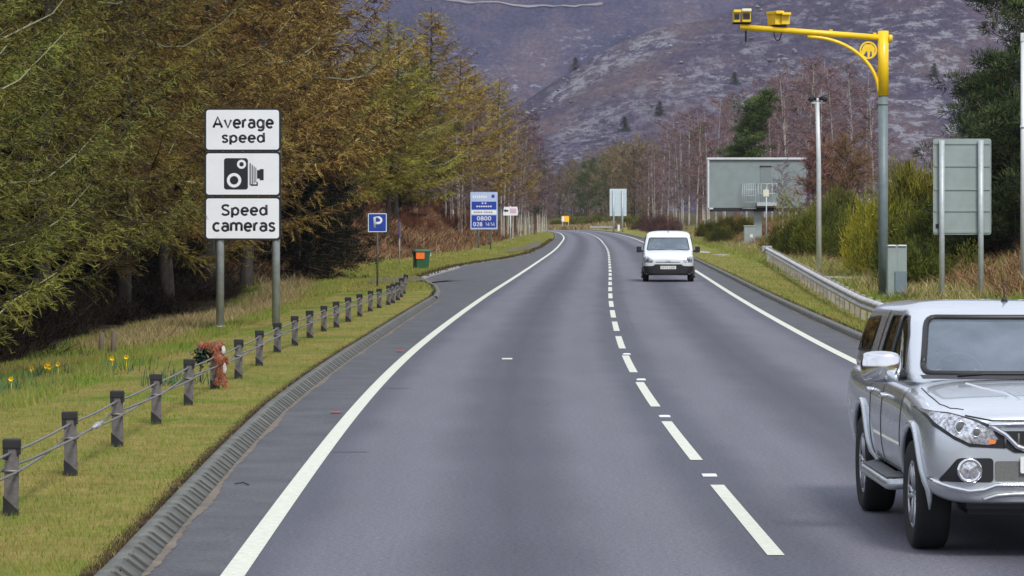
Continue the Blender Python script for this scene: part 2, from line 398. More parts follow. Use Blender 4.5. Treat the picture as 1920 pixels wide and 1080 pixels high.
# keep stations increasing
st = np.maximum.accumulate(st + np.arange(len(st)) * 1e-5)
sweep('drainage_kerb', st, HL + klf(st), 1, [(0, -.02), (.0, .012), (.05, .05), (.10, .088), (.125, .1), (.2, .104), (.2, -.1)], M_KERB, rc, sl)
s = np.arange(float(s_at_y(93)), float(s_at_y(118)), .5)
sweep('layby_entry_kerb', s, HL + klf(s), 1, [(0, -.02), (.02, .09), (.15, .1), (.15, -.1)], M_KERB)
s = np.arange(float(s_at_y(117.5)), float(s_at_y(124.0)), .25)
sweep('layby_corner_kerb', s, HL + klf(s), 1, [(0, -.02), (.01, .10), (.16, .11), (.16, -.1)], M_KERB2)
s = np.arange(float(s_at_y(124)), float(s_at_y(150)), .5)
sweep('layby_kerb', s, HL + klf(s), 1, [(0, -.02), (.01, .09), (.16, .1), (.16, -.1)], M_KERB2)
s = sgrid(float(s_at_y(150)), SMAX, .5, 2)
sweep('far_left_kerb', s, HL + klf(s), 1, [(0, -.02), (.02, .08), (.18, .09), (.18, -.1)], M_KERB)
s = sgrid(float(s_at_y(-60)), SMAX, .5, 2)
sweep('right_kerb', s, HL + krf(s), -1, [(0, -.02), (.01, .095), (.15, .105), (.15, -.1)], M_KERB)
# silt lying in the channels
M_SILT = kerbm('silt', (.10, .085, .07), (.2, .165, .13))
ps = []
for sg, kf, y0, y1, ph in ((1, klf, 5, 93, 0), (-1, krf, 20, 170, 2)):
    s = np.arange(float(s_at_y(y0)), float(s_at_y(y1)), .12)
    rn = np.random.RandomState(int(3 + ph)); w = .025 + .05 * np.abs(np.sin(s * .31 + ph)) * (0.5 + .5 * np.sin(s * 1.3)) + rn.uniform(0, .03, len(s))
    if sg > 0: ps.append(ribbon('', s, HL + kf(s) + .015, HL + kf(s) - w, .0035, None))
    else: ps.append(ribbon('', s, -(HL + kf(s)) + w, -(HL + kf(s)) - .015, .0035, None))
multi('channel_silt', ps, M_SILT)

# ---------------------------------------------------------------- verges and terrain
def wav(x, y, f, ph): return np.sin(x * f + ph) * np.cos(y * f * 1.3 + ph * 2)
def hum(x, y): return wav(x, y, .45, 1) * .5 + wav(x, y, 1.1, 3) * .3 + wav(x, y, .13, 5)
def zleft(tp, y):
    near = np.interp(tp, [0, 1.6, 3.2, 4.0, 6.5, 12, 60, 300], [.09, .08, .0, -.12, -.3, -.35, -.3, -.3])
    far = np.interp(tp, [0, 3.2, 4.6, 9.5, 20, 60, 300], [.085, .15, .35, 3.1, 5.0, 5.5, -.3])
    f = np.clip((y - 108) / 45, 0, 1); f = f * f * (3 - 2 * f); g = np.clip((y - 360) / 150, 0, 1)
    z = near * (1 - f) + far * f * (1 - .55 * g)
    return z + hum(tp * .9, y) * np.clip(tp / 6, 0, 1) * np.where(tp > 4.5, .16, .05)
def barrier_t(y):                               # offset of the guard rail beyond the right kerb
    return np.interp(y, [40, 79, 160], [1.0, 1.25, 2.9])
def zright(tp, y):
    tb = barrier_t(y); zb = np.interp(y, [30, 79, 160, 220], [-.2, -.17, .12, .15])
    near = np.where(tp < tb, .09 + (zb - .09) * tp / tb, zb)
    after = np.interp(tp, [3.2, 5.8, 9, 14, 22, 34, 80, 400], [0, .12, .95, 1.9, 3.4, 4.2, 6.0, -.4])
    near = near * np.clip((4 - tp) / 1.2, 0, 1) + after * np.clip((tp - 2.8) / 1.2, 0, 1)
    k = np.clip((y - 330) / 200, 0, 1); near = near * (1 - .5 * k)
    return near + hum(tp * .8, y + 30) * np.clip(tp / 8, 0, 1) * np.where(tp > 6, .22, .05)
def terrainm():
    m, ns, ls, p = nodes('verge_ground')
    z = N(ns, 'ShaderNodeAttribute', attribute_name='litter'); br = N(ns, 'ShaderNodeAttribute', attribute_name='bracken')
    n = noise(ns, ls, .35, 6, .6); n2 = noise(ns, ls, 5, 6, .7)
    g = ramp(ns, ls, n.outputs[0], [(.32, (.09, .145, .02)), (.44, (.17, .19, .04)), (.56, (.27, .215, .075)), (.7, (.16, .18, .035))])
    g2 = ramp(ns, ls, n2.outputs[0], [(.25, (.6, .6, .55)), (.7, (1.25, 1.25, 1.2))])
    gg = mixc(ns, ls, 1, g.outputs[0], g2.outputs[0], 'MULTIPLY')
    n3 = noise(ns, ls, 2.2, 6, .7)
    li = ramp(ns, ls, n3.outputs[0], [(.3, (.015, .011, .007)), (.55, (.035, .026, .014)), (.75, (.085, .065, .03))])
    bk = ramp(ns, ls, n3.outputs[0], [(.3, (.06, .03, .02)), (.5, (.13, .07, .04)), (.66, (.2, .12, .06)), (.8, (.26, .2, .1))])
    def edge(src):
        a = N(ns, 'ShaderNodeMath', operation='MULTIPLY_ADD'); a.inputs[1].default_value = .7; a.inputs[2].default_value = -.35; ls.new(n2.outputs[0], a.inputs[0])
        b = N(ns, 'ShaderNodeMath', operation='ADD'); ls.new(a.outputs[0], b.inputs[0]); ls.new(src, b.inputs[1])
        r = N(ns, 'ShaderNodeMapRange'); r.inputs[1].default_value = .4; r.inputs[2].default_value = .6; ls.new(b.outputs[0], r.inputs[0]); return r.outputs[0]
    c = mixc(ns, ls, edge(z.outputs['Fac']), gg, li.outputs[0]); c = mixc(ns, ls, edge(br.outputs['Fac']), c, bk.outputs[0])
    ls.new(c, p.inputs['Base Color']); p.inputs['Roughness'].default_value = .95; p.inputs['Specular IOR Level'].default_value = .1
    n4 = noise(ns, ls, 22, 4, .7); bump(ns, ls, n4.outputs[0], p, .7, .05); return m
M_GROUND = terrainm()
def verge(name, sign, kf, kw, zf, tps, lim):
    s = sgrid(float(s_at_y(-60)), SMAX, .8, 5); y = np.where(s > s_at_y(595), 600, np.interp(s, SQ, CY))
    V = []; L = []; B = []
    for tp in tps:
        t2 = np.minimum(tp, lim(y))
        x, yy = pt(s, sign * (HL + kf(s) + kw + t2)); z = zf(t2, y)
        V.append(np.stack([x, yy, z], 1))
        if sign > 0:
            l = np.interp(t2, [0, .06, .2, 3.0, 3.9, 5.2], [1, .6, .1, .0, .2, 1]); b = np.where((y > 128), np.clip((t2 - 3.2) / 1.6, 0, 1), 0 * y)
        else:
            l = np.interp(t2, [0, .06, .2, 4, 8, 14], [1, .5, .05, .1, .3, .55]); b = np.interp(t2, [5.5, 7, 14, 40], [0, .6, .75, .4]) * np.where(y < 330, 1, .5)
        L.append(l); B.append(b)
    n = len(s); V = np.vstack(V); F = []
    for j in range(len(tps) - 1):
        i = np.arange(n - 1); q = np.stack([j * n + i, j * n + i + 1, (j + 1) * n + i + 1, (j + 1) * n + i], 1); F.append(q[:, ::-1] if sign > 0 else q)
    return tag(np_mesh(name, V, np.vstack(F), M_GROUND, smooth=True, zone={'litter': np.concatenate(L), 'bracken': np.concatenate(B)}), kind='structure')
tps = [0, .1, .3, .6, 1, 1.5, 2, 2.5, 3, 3.5, 4, 4.5, 5, 5.7, 6.5, 7.5, 8.5, 9.5, 11, 13, 16, 20, 28, 40, 70, 130, 300]
verge('left_verge', 1, klf, .17, zleft, tps, lambda y: np.interp(y, [450, 560], [300, 25]))
verge('right_verge', -1, krf, .14, zright, tps + [400], lambda y: 400 + 0 * y)
# the wide ground, reaching the hills
gm = pmat('moor_ground', (.10, .085, .05), .95, var=.4, scale=.02)
V = np.array([(-3400, -700, -.75), (3400, -700, -.75), (3400, 4600, -.75), (-3400, 4600, -.75)]); tag(np_mesh('ground', V, [[0, 1, 2, 3]], gm), kind='structure')
def ground_l(y, tp):                            # world point on the left verge
    s = s_at_y(y); x, yy = pt(s, HL + klf(s) + .17 + tp); return float(x), float(yy), float(zleft(np.float64(tp), np.float64(y)))
def ground_r(y, tp):
    s = s_at_y(y); x, yy = pt(s, -(HL + krf(s) + .14 + tp)); return float(x), float(yy), float(zright(np.float64(tp), np.float64(y)))
def zat(x, y):
    s = s_at_y(y); cx, cy, nx, ny = (float(np.interp(s, SQ, a)) for a in (CX, CY, NX, NY)); t = (x - cx) * nx + (y - cy) * ny
    if t > 0:
        tp = t - HL - float(klf(s)) - .17; return float(zleft(np.float64(max(tp, 0)), np.float64(y))) if tp > 0 else 0.
    tp = -t - HL - .85 - .14; return float(zright(np.float64(max(tp, 0)), np.float64(y))) if tp > 0 else 0.

# ---------------------------------------------------------------- heather hills
def fbm(x, y, seed, octs=6, f=1.0):
    r = np.random.RandomState(seed); o = np.zeros_like(x); a = 1.
    for k in range(octs):
        for q in range(3):
            th = r.uniform(0, 2 * np.pi); ph = r.uniform(0, 6.28); o = o + a * np.sin((x * np.cos(th) + y * np.sin(th)) * f + ph + 1.5 * np.sin((x * np.sin(th) - y * np.cos(th)) * f * .7 + ph))
        f *= 1.93; a *= .52
    return o / 3
def hillm(name, heather, warm, rock, rockamt, scale=1.):
    m, ns, ls, p = nodes(name)
    nb = noise(ns, ls, .012 * scale, 8, .66, stretch=(1, .3, 1)); nf = noise(ns, ls, .42 * scale, 7, .75, stretch=(1, .22, 1))
    hb = ramp(ns, ls, nb.outputs[0], [(.34, heather[0]), (.5, heather[1]), (.62, warm), (.72, heather[1])])
    hf = ramp(ns, ls, nf.outputs[0], [(.3, (.5, .5, .56)), (.5, (1, 1, 1)), (.68, (1.7, 1.65, 1.5))])
    c = mixc(ns, ls, 1, hb.outputs[0], hf.outputs[0], 'MULTIPLY')
    # boulder fields: broad patches times slanting streaks
    n1 = noise(ns, ls, .009 * scale, 5, .55, stretch=(1, .3, 1)); n2 = noise(ns, ls, .22 * scale, 7, .8, stretch=(.7, .2, 1.2))
    a = ramp(ns, ls, n1.outputs[0], [(.42, (0, 0, 0)), (.62, (1, 1, 1))]); b = ramp(ns, ls, n2.outputs[0], [(.57 - rockamt, (0, 0, 0)), (.62 - rockamt, (1, 1, 1))])
    za = N(ns, 'ShaderNodeAttribute', attribute_name='scree'); b2_ = ramp(ns, ls, n2.outputs[0], [(.47, (0, 0, 0)), (.57, (1, 1, 1))])
    f = mixc(ns, ls, 1, a.outputs[0], b.outputs[0], 'MULTIPLY'); f = mixc(ns, ls, za.outputs['Fac'], f, b2_.outputs[0])
    c = mixc(ns, ls, f, c, rock)
    ls.new(c, p.inputs['Base Color']); p.inputs['Roughness'].default_value = .95; p.inputs['Specular IOR Level'].default_value = .1
    bump(ns, ls, nf.outputs[0], p, 1.0, 3.0); return m
def hill(name, mat, yfoot, yridge, ridge_px, seed, amp, lo, hi, nx=640, ny=120, back=500, scree=()):
    px = np.linspace(lo, hi, nx); rp = np.array(ridge_px, float)
    x = gx(px, yridge); zr = gz(np.interp(px, rp[:, 0], rp[:, 1]), yridge)
    v = np.concatenate([np.linspace(0, 1, ny), 1 + np.linspace(.02, 1, 20)])
    X, T = np.meshgrid(x, v); ZR = np.tile(zr, (len(v), 1))
    Y = np.where(T <= 1, yfoot + (yridge - yfoot) * T, yridge + (T - 1) * back)
    prof = np.where(T <= 1, T ** 1.15, 1 - .6 * (T - 1) ** 2)
    nzv = fbm(X, Y, seed, 6, .006) * amp + fbm(X, Y, seed + 5, 5, .05) * amp * .3
    Z = -3 + (ZR + 3) * prof + nzv * np.clip(T * 3, 0, 1) * np.clip(1.15 - .5 * T, .3, 1)
    V = np.stack([X.ravel(), Y.ravel(), Z.ravel()], 1); i, j = np.meshgrid(np.arange(len(v) - 1), np.arange(nx - 1), indexing='ij'); b = (i * nx + j).ravel()
    qx = 960 + FPX * V[:, 0] / V[:, 1]; qy = HOR - (V[:, 2] - CAMH) / V[:, 1] * FPX; sc_ = np.zeros(len(V))
    for (ax, ay, bx_, by_, w, st_) in scree:        # scree runs, set out on the slope where the photo has them
        dx, dy = bx_ - ax, by_ - ay; t = np.clip(((qx - ax) * dx + (qy - ay) * dy) / (dx * dx + dy * dy), 0, 1); dist = np.hypot(qx - ax - t * dx, (qy - ay - t * dy)); sc_ = np.maximum(sc_, st_ * np.clip(1.6 - dist / w, 0, 1))
    o = np_mesh(name, V, np.stack([b, b + 1, b + nx + 1, b + nx], 1), mat, smooth=True, zone={'scree': sc_}); tag(o, kind='structure')
    return X, Y, Z
M_H1 = hillm('heather_slope', ((.046, .037, .068), (.078, .063, .107)), (.13, .095, .105), (.29, .29, .33), .045)
M_H2 = hillm('far_heather', ((.032, .031, .072), (.054, .051, .102)), (.11, .085, .11), (.25, .26, .33), .01, .8)
ridge1 = [(-1200, 640), (-300, 520), (300, 420), (700, 330), (880, 265), (985, 190), (1050, 145), (1110, 105), (1180, 72), (1240, 50), (1330, 42), (1400, 18), (1600, -30), (1920, -110), (2600, -220), (4500, -330)]
H1 = hill('near_hill', M_H1, 900, 1500, ridge1, 11, 7, -1500, 4200, scree=[(1045, 180, 1130, 125, 16, .95), (1130, 120, 1245, 72, 20, .95), (1725, 85, 1880, 45, 13, .9), (1640, 175, 1800, 112, 9, .9), (1080, 255, 1330, 150, 34, .6), (1350, 180, 1600, 110, 22, .5), (1690, 230, 1800, 190, 12, .7), (1400, 95, 1480, 70, 8, .7)])
H2 = hill('far_hill', M_H2, 1650, 3000, [(-3000, -60), (-500, -150), (400, -190), (900, -160), (1400, -140), (2400, -200), (4500, -260)], 23, 16, -2600, 4400, back=700)
# boulders strewn in fields over the near slope
rs = np.random.RandomState(77); Xh, Yh, Zh = H1; nr = 110000; r_ = rs.randint(6, 118, nr); c_ = rs.randint(60, 330, nr)
bx = Xh[r_, c_] + rs.uniform(-6, 6, nr); by = Yh[r_, c_] + rs.uniform(-2.5, 2.5, nr); bz = Zh[r_, c_]
msk = fbm(bx, bz * 3.2, 41, 4, .014) + .5 * fbm(bx, bz * 3, 43, 3, .06); keep = (msk > .45) | ((msk > .15) & (rs.rand(nr) < .3)) | (rs.rand(nr) < .04); bx, by, bz = bx[keep], by[keep], bz[keep]; n = len(bx)
ico = np.array([(0, 0, 1), (.9, 0, .3), (.28, .85, .3), (-.72, .53, .3), (-.72, -.53, .3), (.28, -.85, .3), (0, 0, -.6)]); icf = np.array([(0, 1, 2), (0, 2, 3), (0, 3, 4), (0, 4, 5), (0, 5, 1), (6, 2, 1), (6, 3, 2), (6, 4, 3), (6, 5, 4), (6, 1, 5)])
sc = (rs.uniform(0, 1, n) ** 4 * 1.0 + .35); V = ico[None] * (1 + rs.normal(0, .28, (n, 7, 1))) * np.stack([sc * rs.uniform(.8, 1.7, n), sc, sc * rs.uniform(.5, .9, n)], 1)[:, None] + np.stack([bx, by, bz], 1)[:, None]
F = (icf[None] + 7 * np.arange(n)[:, None, None]).reshape(-1, 3)
tag(np_mesh('hill_boulders', V.reshape(-1, 3), F, leafmat('grey_boulders', (.08, .075, .09), (.15, .145, .165), (.26, .26, .28), objcol=False), tint=np.repeat(np.clip(rs.normal(.5, .2, n), 0, 1), 10)), kind='stuff')
# pale track cut across the far hill
def on_hill(H, px, py):
    X, Y, Z = H; yc = Y[:, 0]
    for r in range(len(yc)):
        d = yc[r]; z = np.interp(gx(px, d), X[r], Z[r])
        if z >= gz(py, d): return gx(px, d), d, z
    return None
tp_ = [on_hill(H2, px, py) for px, py in ((600, -12), (700, -3), (760, 1), (800, 4), (860, 8), (910, 12), (960, 14), (1020, 16), (1080, 17), (1130, 16))]
tp_ = [p for p in tp_ if p]
if len(tp_) > 3:
    P = np.array(tp_); kx = np.linspace(P[0, 0], P[-1, 0], 80); ky = np.interp(kx, P[:, 0], P[:, 1])
    def hz(H, x, y):
        X, Y, Z = H; r = int(np.clip(np.searchsorted(Y[:, 0], y), 1, len(Y) - 1)); f = (y - Y[r - 1, 0]) / (Y[r, 0] - Y[r - 1, 0])
        return np.interp(x, X[0], Z[r - 1]) * (1 - f) + np.interp(x, X[0], Z[r]) * f
    A = np.array([(x, y, hz(H2, x, y) + 1.0) for x, y in zip(kx, ky)]); w = 1 + .25 * np.sin(np.arange(80) * .35)
    B = np.array([(x, y + 5 * q, hz(H2, x, y + 5 * q) + 1.3) for (x, y, _), q in zip(A, w)])
    i = np.arange(79); tag(np_mesh('hill_track', np.vstack([A, B]), np.stack([i, i + 1, 80 + i + 1, 80 + i], 1), pmat('track_gravel', (.17, .155, .175), .9, var=.25, scale=.03)), kind='structure')
# ---------------------------------------------------------------- vegetation builders
def strips(P, Q, w0, w1, rs, axis=None):
    """flat tapering ribbons from P to Q, random roll"""
    D = Q - P; n = len(P); r = rs.normal(size=(n, 3)); S = np.cross(D, r); S /= np.linalg.norm(S, axis=1, keepdims=True) + 1e-9
    w0 = np.broadcast_to(w0, (n,))[:, None]; w1 = np.broadcast_to(w1, (n,))[:, None]
    V = np.stack([P - S * w0 / 2, P + S * w0 / 2, Q + S * w1 / 2, Q - S * w1 / 2], 1).reshape(-1, 3)
    return V, np.arange(4 * n).reshape(-1, 4)
def limb_tubes(paths, rads, n=5):
    """paths list of (k,3) arrays, rads list"""
    V, F = [], []; b = 0
    for P, r in zip(paths, rads):
        m = len(P); T = np.gradient(P, axis=0); T /= np.linalg.norm(T, axis=1, keepdims=True) + 1e-9
        ref = np.array([0, 0, 1.]) if abs(T[0, 2]) < .8 else np.array([1., 0, 0])
        U = np.cross(T, ref); U /= np.linalg.norm(U, axis=1, keepdims=True) + 1e-9; W = np.cross(T, U)
        a = np.arange(n) * 2 * np.pi / n
        ring = P[:, None] + (U[:, None] * np.cos(a)[None, :, None] + W[:, None] * np.sin(a)[None, :, None]) * np.asarray(r)[:, None, None]
        V.append(ring.reshape(-1, 3)); i, k = np.meshgrid(np.arange(m - 1), np.arange(n), indexing='ij')
        F.append(np.stack([b + i * n + k, b + i * n + (k + 1) % n, b + (i + 1) * n + (k + 1) % n, b + (i + 1) * n + k], -1).reshape(-1, 4)); b += m * n
    return np.vstack(V), np.vstack(F)
def barkm(name, a, b, c, sx=1.0, rings=False):
    m, ns, ls, p = nodes(name)
    n = noise(ns, ls, 6, 6, .7, stretch=(1, 1, .25) if not rings else (.6, .6, 3)); r = ramp(ns, ls, n.outputs[0], [(.34, a), (.46, b), (.65, c)])
    ls.new(r.outputs[0], p.inputs['Base Color']); p.inputs['Roughness'].default_value = .9; bump(ns, ls, n.outputs[0], p, .6, .03); return m
M_BARK = barkm('larch_bark', (.015, .012, .010), (.034, .028, .023), (.075, .066, .052))
M_BIRCH = barkm('birch_bark', (.05, .045, .045), (.34, .31, .28), (.52, .49, .44), rings=True)
M_PBARK = barkm('pine_bark', (.05, .035, .028), (.12, .075, .05), (.2, .12, .075))
M_LICHEN = barkm('lichen_limb', (.10, .10, .07), (.24, .25, .17), (.36, .38, .28))
M_LARCH = leafmat('larch_twigs', (.035, .020, .012), (.155, .112, .036), (.36, .32, .09), ns_=.55, amt=1.5)
M_LIMB = leafmat('limb_bark', (.035, .028, .022), (.075, .062, .045), (.30, .31, .2), objcol=False)
M_GREENL = leafmat('fresh_larch', (.035, .028, .012), (.145, .13, .03), (.24, .255, .05), ns_=.55, amt=1.5)
M_BTWIG = leafmat('birch_twigs', (.085, .064, .068), (.165, .130, .132), (.27, .225, .205))
M_PINE = leafmat('pine_needles', (.010, .018, .008), (.028, .046, .016), (.075, .10, .032))
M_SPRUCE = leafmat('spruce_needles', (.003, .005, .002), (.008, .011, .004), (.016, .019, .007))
M_BROOM = leafmat('broom_stems', (.025, .03, .008), (.085, .10, .018), (.22, .21, .035), amt=1.2)
M_SCRUB = leafmat('bare_scrub', (.04, .025, .018), (.09, .06, .045), (.16, .12, .08))
M_WILLOW = leafmat('willow_twigs', (.11, .075, .04), (.19, .15, .085), (.22, .2, .10))

def larch(name, seed, H, Rr, z0, nl, tufts, tmat, label=None, tw=.014, tl=.065, bend=.4, step=.038, dense=1.0):
    rs = np.random.RandomState(seed); r = random.Random(seed)
    root = empty(name, (0, 0, 0))
    zz = np.linspace(-.6, H, 14); bx = bend * np.sin(zz / H * 2.2 + r.random() * 6); by = bend * np.cos(zz / H * 1.7 + r.random() * 6); bx -= bx[0]; by -= by[0]
    tr = .0105 * H * (1 - np.clip(zz / H, 0, 1)) ** .8 + .02
    TP, TF = limb_tubes([np.stack([bx, by, zz], 1)], [tr], 8)
    paths, rads = [], []; LT = []; TB = []; PP, DD, SS = [], [], []
    for i in range(nl):
        u = (i + r.random()) / nl; z = z0 + (H * .98 - z0) * u; az = i * 2.4 + r.uniform(-.4, .4)
        L = Rr * ((1 - u) ** .75 * r.uniform(.72, 1.1) + .10); k = np.linspace(0, 1, 7)
        out = L * k; dz = L * (-.34 * np.sin(k * 2.6) * (1 - u * .7) + .22 * k ** 2 + .35 * u * k)
        side = L * .12 * r.uniform(-1, 1) * k ** 2; wob = rs.normal(0, .03 * L, 7) * k
        c, s_ = math.cos(az), math.sin(az)
        pale = r.random() < .13
        P = np.stack([np.interp(z, zz, bx) + out * c - side * s_, np.interp(z, zz, by) + out * s_ + side * c, z + dz + wob], 1)
        paths.append(P); rads.append(np.linspace(.008 + .0052 * L, .004, 7) * (1.5 if pale else 1)); LT.append(np.full(24, .95 if pale else rs.uniform(.05, .5)))
        nb = int(L / .062 * dense); ub = rs.uniform(.10, 1, nb); B = np.stack([np.interp(ub, k, P[:, q]) for q in range(3)], 1)
        T = P[-1] - P[0]; T = T / np.linalg.norm(T); sd = np.cross(T, [0, 0, 1.]); sd /= np.linalg.norm(sd) + 1e-9
        sgn = rs.choice([-1, 1], nb)[:, None]; D = sd * sgn * rs.uniform(.4, 1.1, (nb, 1)) + T * rs.uniform(.2, 1.0, (nb, 1)) + np.array([0, 0, 1.]) * rs.uniform(-.75, .25, (nb, 1))
        D /= np.linalg.norm(D, axis=1, keepdims=True); ln = rs.uniform(.3, 1.0, nb) * (.28 + .14 * L) * (1.15 - .6 * ub)
        PP.append(B); DD.append(D); SS.append(ln); TB.append(np.full(nb, rs.normal(0, .12)))
    PP, DD, SS = np.vstack(PP), np.vstack(DD), np.concatenate(SS)
    Q = PP + DD * SS[:, None] + np.array([0, 0, -.12]) * SS[:, None]
    V1, F1 = strips(PP, Q, .018, .008, rs)
    t1 = rs.uniform(.1, .55, len(F1))
    cnt = np.maximum(1, (SS / step).astype(int)) if tufts else np.zeros(len(SS), int)
    idx = np.repeat(np.arange(len(SS)), cnt); u = rs.uniform(.05, 1, len(idx)); A = PP[idx] + (Q - PP)[idx] * u[:, None]
    D = rs.normal(size=(len(idx), 3)) * .42 + DD[idx] * .9; D /= np.linalg.norm(D, axis=1, keepdims=True); l = rs.uniform(.5, 1.3, len(idx)) * tl
    V2, F2 = strips(A, A + D * l[:, None], tw, tw * .5, rs)
    bt = rs.uniform(-.16, .16, len(SS)) + np.concatenate(TB); t2 = np.clip(.55 + bt[idx] + rs.normal(0, .14, len(idx)), 0, 1)
    trk = np_mesh('trunk', TP, TF, M_BARK, root, smooth=True)
    LV, LF = limb_tubes(paths, rads, 4); lim = np_mesh('limbs', LV, LF, M_LIMB, root, tint=np.concatenate(LT))
    cr = np_mesh('crown', np.vstack([V1, V2]), np.vstack([F1, F2 + len(V1)]), tmat, root, tint=np.concatenate([t1, t2]))
    return root

def broadtree(name, seed, H, Rr, bark, tmat, ntr=1, ntw=4500, tw=.03, z0=.22, lean=.05, spread=.55):
    """bare birch or willow: slim trunks, rising limbs, fine twigs"""
    rs = np.random.RandomState(seed); root = empty(name)
    tp, trd, paths, rads, P0, Q0 = [], [], [], [], [], []
    for t in range(ntr):
        a = rs.uniform(0, 6.28); ln = lean * H * rs.uniform(.4, 1.6); hh = H * rs.uniform(.82, 1.0) if t else H
        k = np.linspace(0, 1, 10); P = np.stack([.25 * t * math.cos(a) + ln * math.cos(a) * k ** 1.3 + rs.normal(0, .04, 10).cumsum() * .5, .25 * t * math.sin(a) + ln * math.sin(a) * k ** 1.3, -.5 + (hh + .5) * k], 1)
        tp.append(P); trd.append(.0075 * hh * (1 - k) ** .8 + .012)
        nl = int(34 / ntr ** .5)
        for i in range(nl):
            u = z0 + (1 - z0) * (i + rs.rand()) / nl; B = np.array([np.interp(u, k, P[:, q]) for q in range(3)]); az = rs.uniform(0, 6.28)
            L = Rr * (1.15 - abs(u - .5) * 1.3) * rs.uniform(.6, 1.1); kk = np.linspace(0, 1, 6)
            up = rs.uniform(.5, 1.3) * spread
            W = B + np.stack([L * kk * math.cos(az), L * kk * math.sin(az), L * (up * kk * 1.3 - .35 * kk ** 3)], 1) + rs.normal(0, .03 * L, (6, 3)) * kk[:, None]
            paths.append(W); rads.append(np.linspace(.01 + .009 * L, .006, 6))
            nb = int(ntw / ntr / nl); ub = rs.uniform(.1, 1, nb); A = np.stack([np.interp(ub, kk, W[:, q]) for q in range(3)], 1)
            D = rs.normal(size=(nb, 3)) * .6 + (W[-1] - W[0]) / L * .7 + np.array([0, 0, .15]); D /= np.linalg.norm(D, axis=1, keepdims=True)
            l = rs.uniform(.25, 1.0, nb) * (.25 + .2 * L); mid = A + D * l[:, None]
            P0.append(A); Q0.append(mid)
            D2 = D + rs.normal(size=(nb, 3)) * .5 + np.array([0, 0, -.25]); P0.append(mid); Q0.append(mid + D2 * l[:, None] * .6)
            D2 = D + rs.normal(size=(nb, 3)) * .6; h = (A + mid) / 2; P0.append(h); Q0.append(h + D2 * l[:, None] * .6)
    TV, TF = limb_tubes(tp, trd, 7); np_mesh('trunk', TV, TF, bark, root, smooth=True)
    LV, LF = limb_tubes(paths, rads, 4); np_mesh('limbs', LV, LF, M_BARK, root)
    V, F = strips(np.vstack(P0), np.vstack(Q0), tw, tw * .5, rs); np_mesh('crown', V, F, tmat, root, tint=np.clip(rs.normal(.5, .2, len(F)), 0, 1))
    return root

def conifer(name, seed, H, Rr, z0, mat, ncl=260, per=110, cr=.42, nl=.16, nw=.022, shape='pine', bark=None, lean=0):
    """clumped evergreen: boughs that end in needle clumps"""
    rs = np.random.RandomState(seed); root = empty(name)
    k = np.linspace(0, 1, 10); bend = lean * H * k ** 1.5; T = np.stack([bend + .1 * np.sin(k * 5), .1 * np.cos(k * 4), -.6 + (H + .4) * k], 1)
    TV, TF = limb_tubes([T], [.02 * H * (1 - k) ** .7 + .03], 8); np_mesh('trunk', TV, TF, bark or M_PBARK, root, smooth=True)
    paths, rads, C, S = [], [], [], []
    nlm = max(12, ncl // 5)
    for i in range(nlm):
        u = (i + rs.rand()) / nlm; z = z0 + (H - z0) * u; az = rs.uniform(0, 6.28)
        if shape == 'pine': L = Rr * math.sin(math.pi * min(1, .22 + .70 * u)) ** .6 * rs.uniform(.55, 1.12)
        else: L = Rr * (1 - u) ** .8 * rs.uniform(.8, 1.1) + .15
        kk = np.linspace(0, 1, 5); B = np.array([np.interp(z / H, k, T[:, q]) for q in range(2)] + [z]); rise = rs.uniform(.05, .5) if shape == 'pine' else rs.uniform(-.35, -.05)
        W = B + np.stack([L * kk * math.cos(az), L * kk * math.sin(az), L * rise * kk ** 1.4 - .12 * L * np.sin(kk * 3)], 1)
        paths.append(W); rads.append(np.linspace(.012 + .01 * L, .01, 5))
        m = max(2, int(ncl / nlm * (.5 + L / Rr))); uc = rs.uniform(.25 if shape == 'pine' else .05, 1.05, m); c = np.stack([np.interp(uc, kk, W[:, q]) for q in range(3)], 1) + rs.normal(0, .18 + .09 * L, (m, 3)) * [1, 1, .55]
        C.append(c); S.append(cr * rs.uniform(.55, 1.25, m))
    LV, LF = limb_tubes(paths, rads, 4); np_mesh('limbs', LV, LF, bark or M_PBARK, root)
    C = np.vstack(C); S = np.concatenate(S); idx = np.repeat(np.arange(len(C)), per); n = len(idx)
    D = rs.normal(size=(n, 3)); D /= np.linalg.norm(D, axis=1, keepdims=True); A = C[idx] + D * [1, 1, .6] * (S[idx] * rs.uniform(.15, 1, n) ** .6)[:, None]
    D2 = D + rs.normal(size=(n, 3)) * .5 + np.array([0, 0, .35]); D2 /= np.linalg.norm(D2, axis=1, keepdims=True)
    V, F = strips(A, A + D2 * (nl * rs.uniform(.6, 1.3, n))[:, None], nw, nw * .5, rs)
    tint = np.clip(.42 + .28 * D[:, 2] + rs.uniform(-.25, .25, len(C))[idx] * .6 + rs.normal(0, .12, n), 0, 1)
    np_mesh('crown', V, F, mat, root, tint=tint); return root

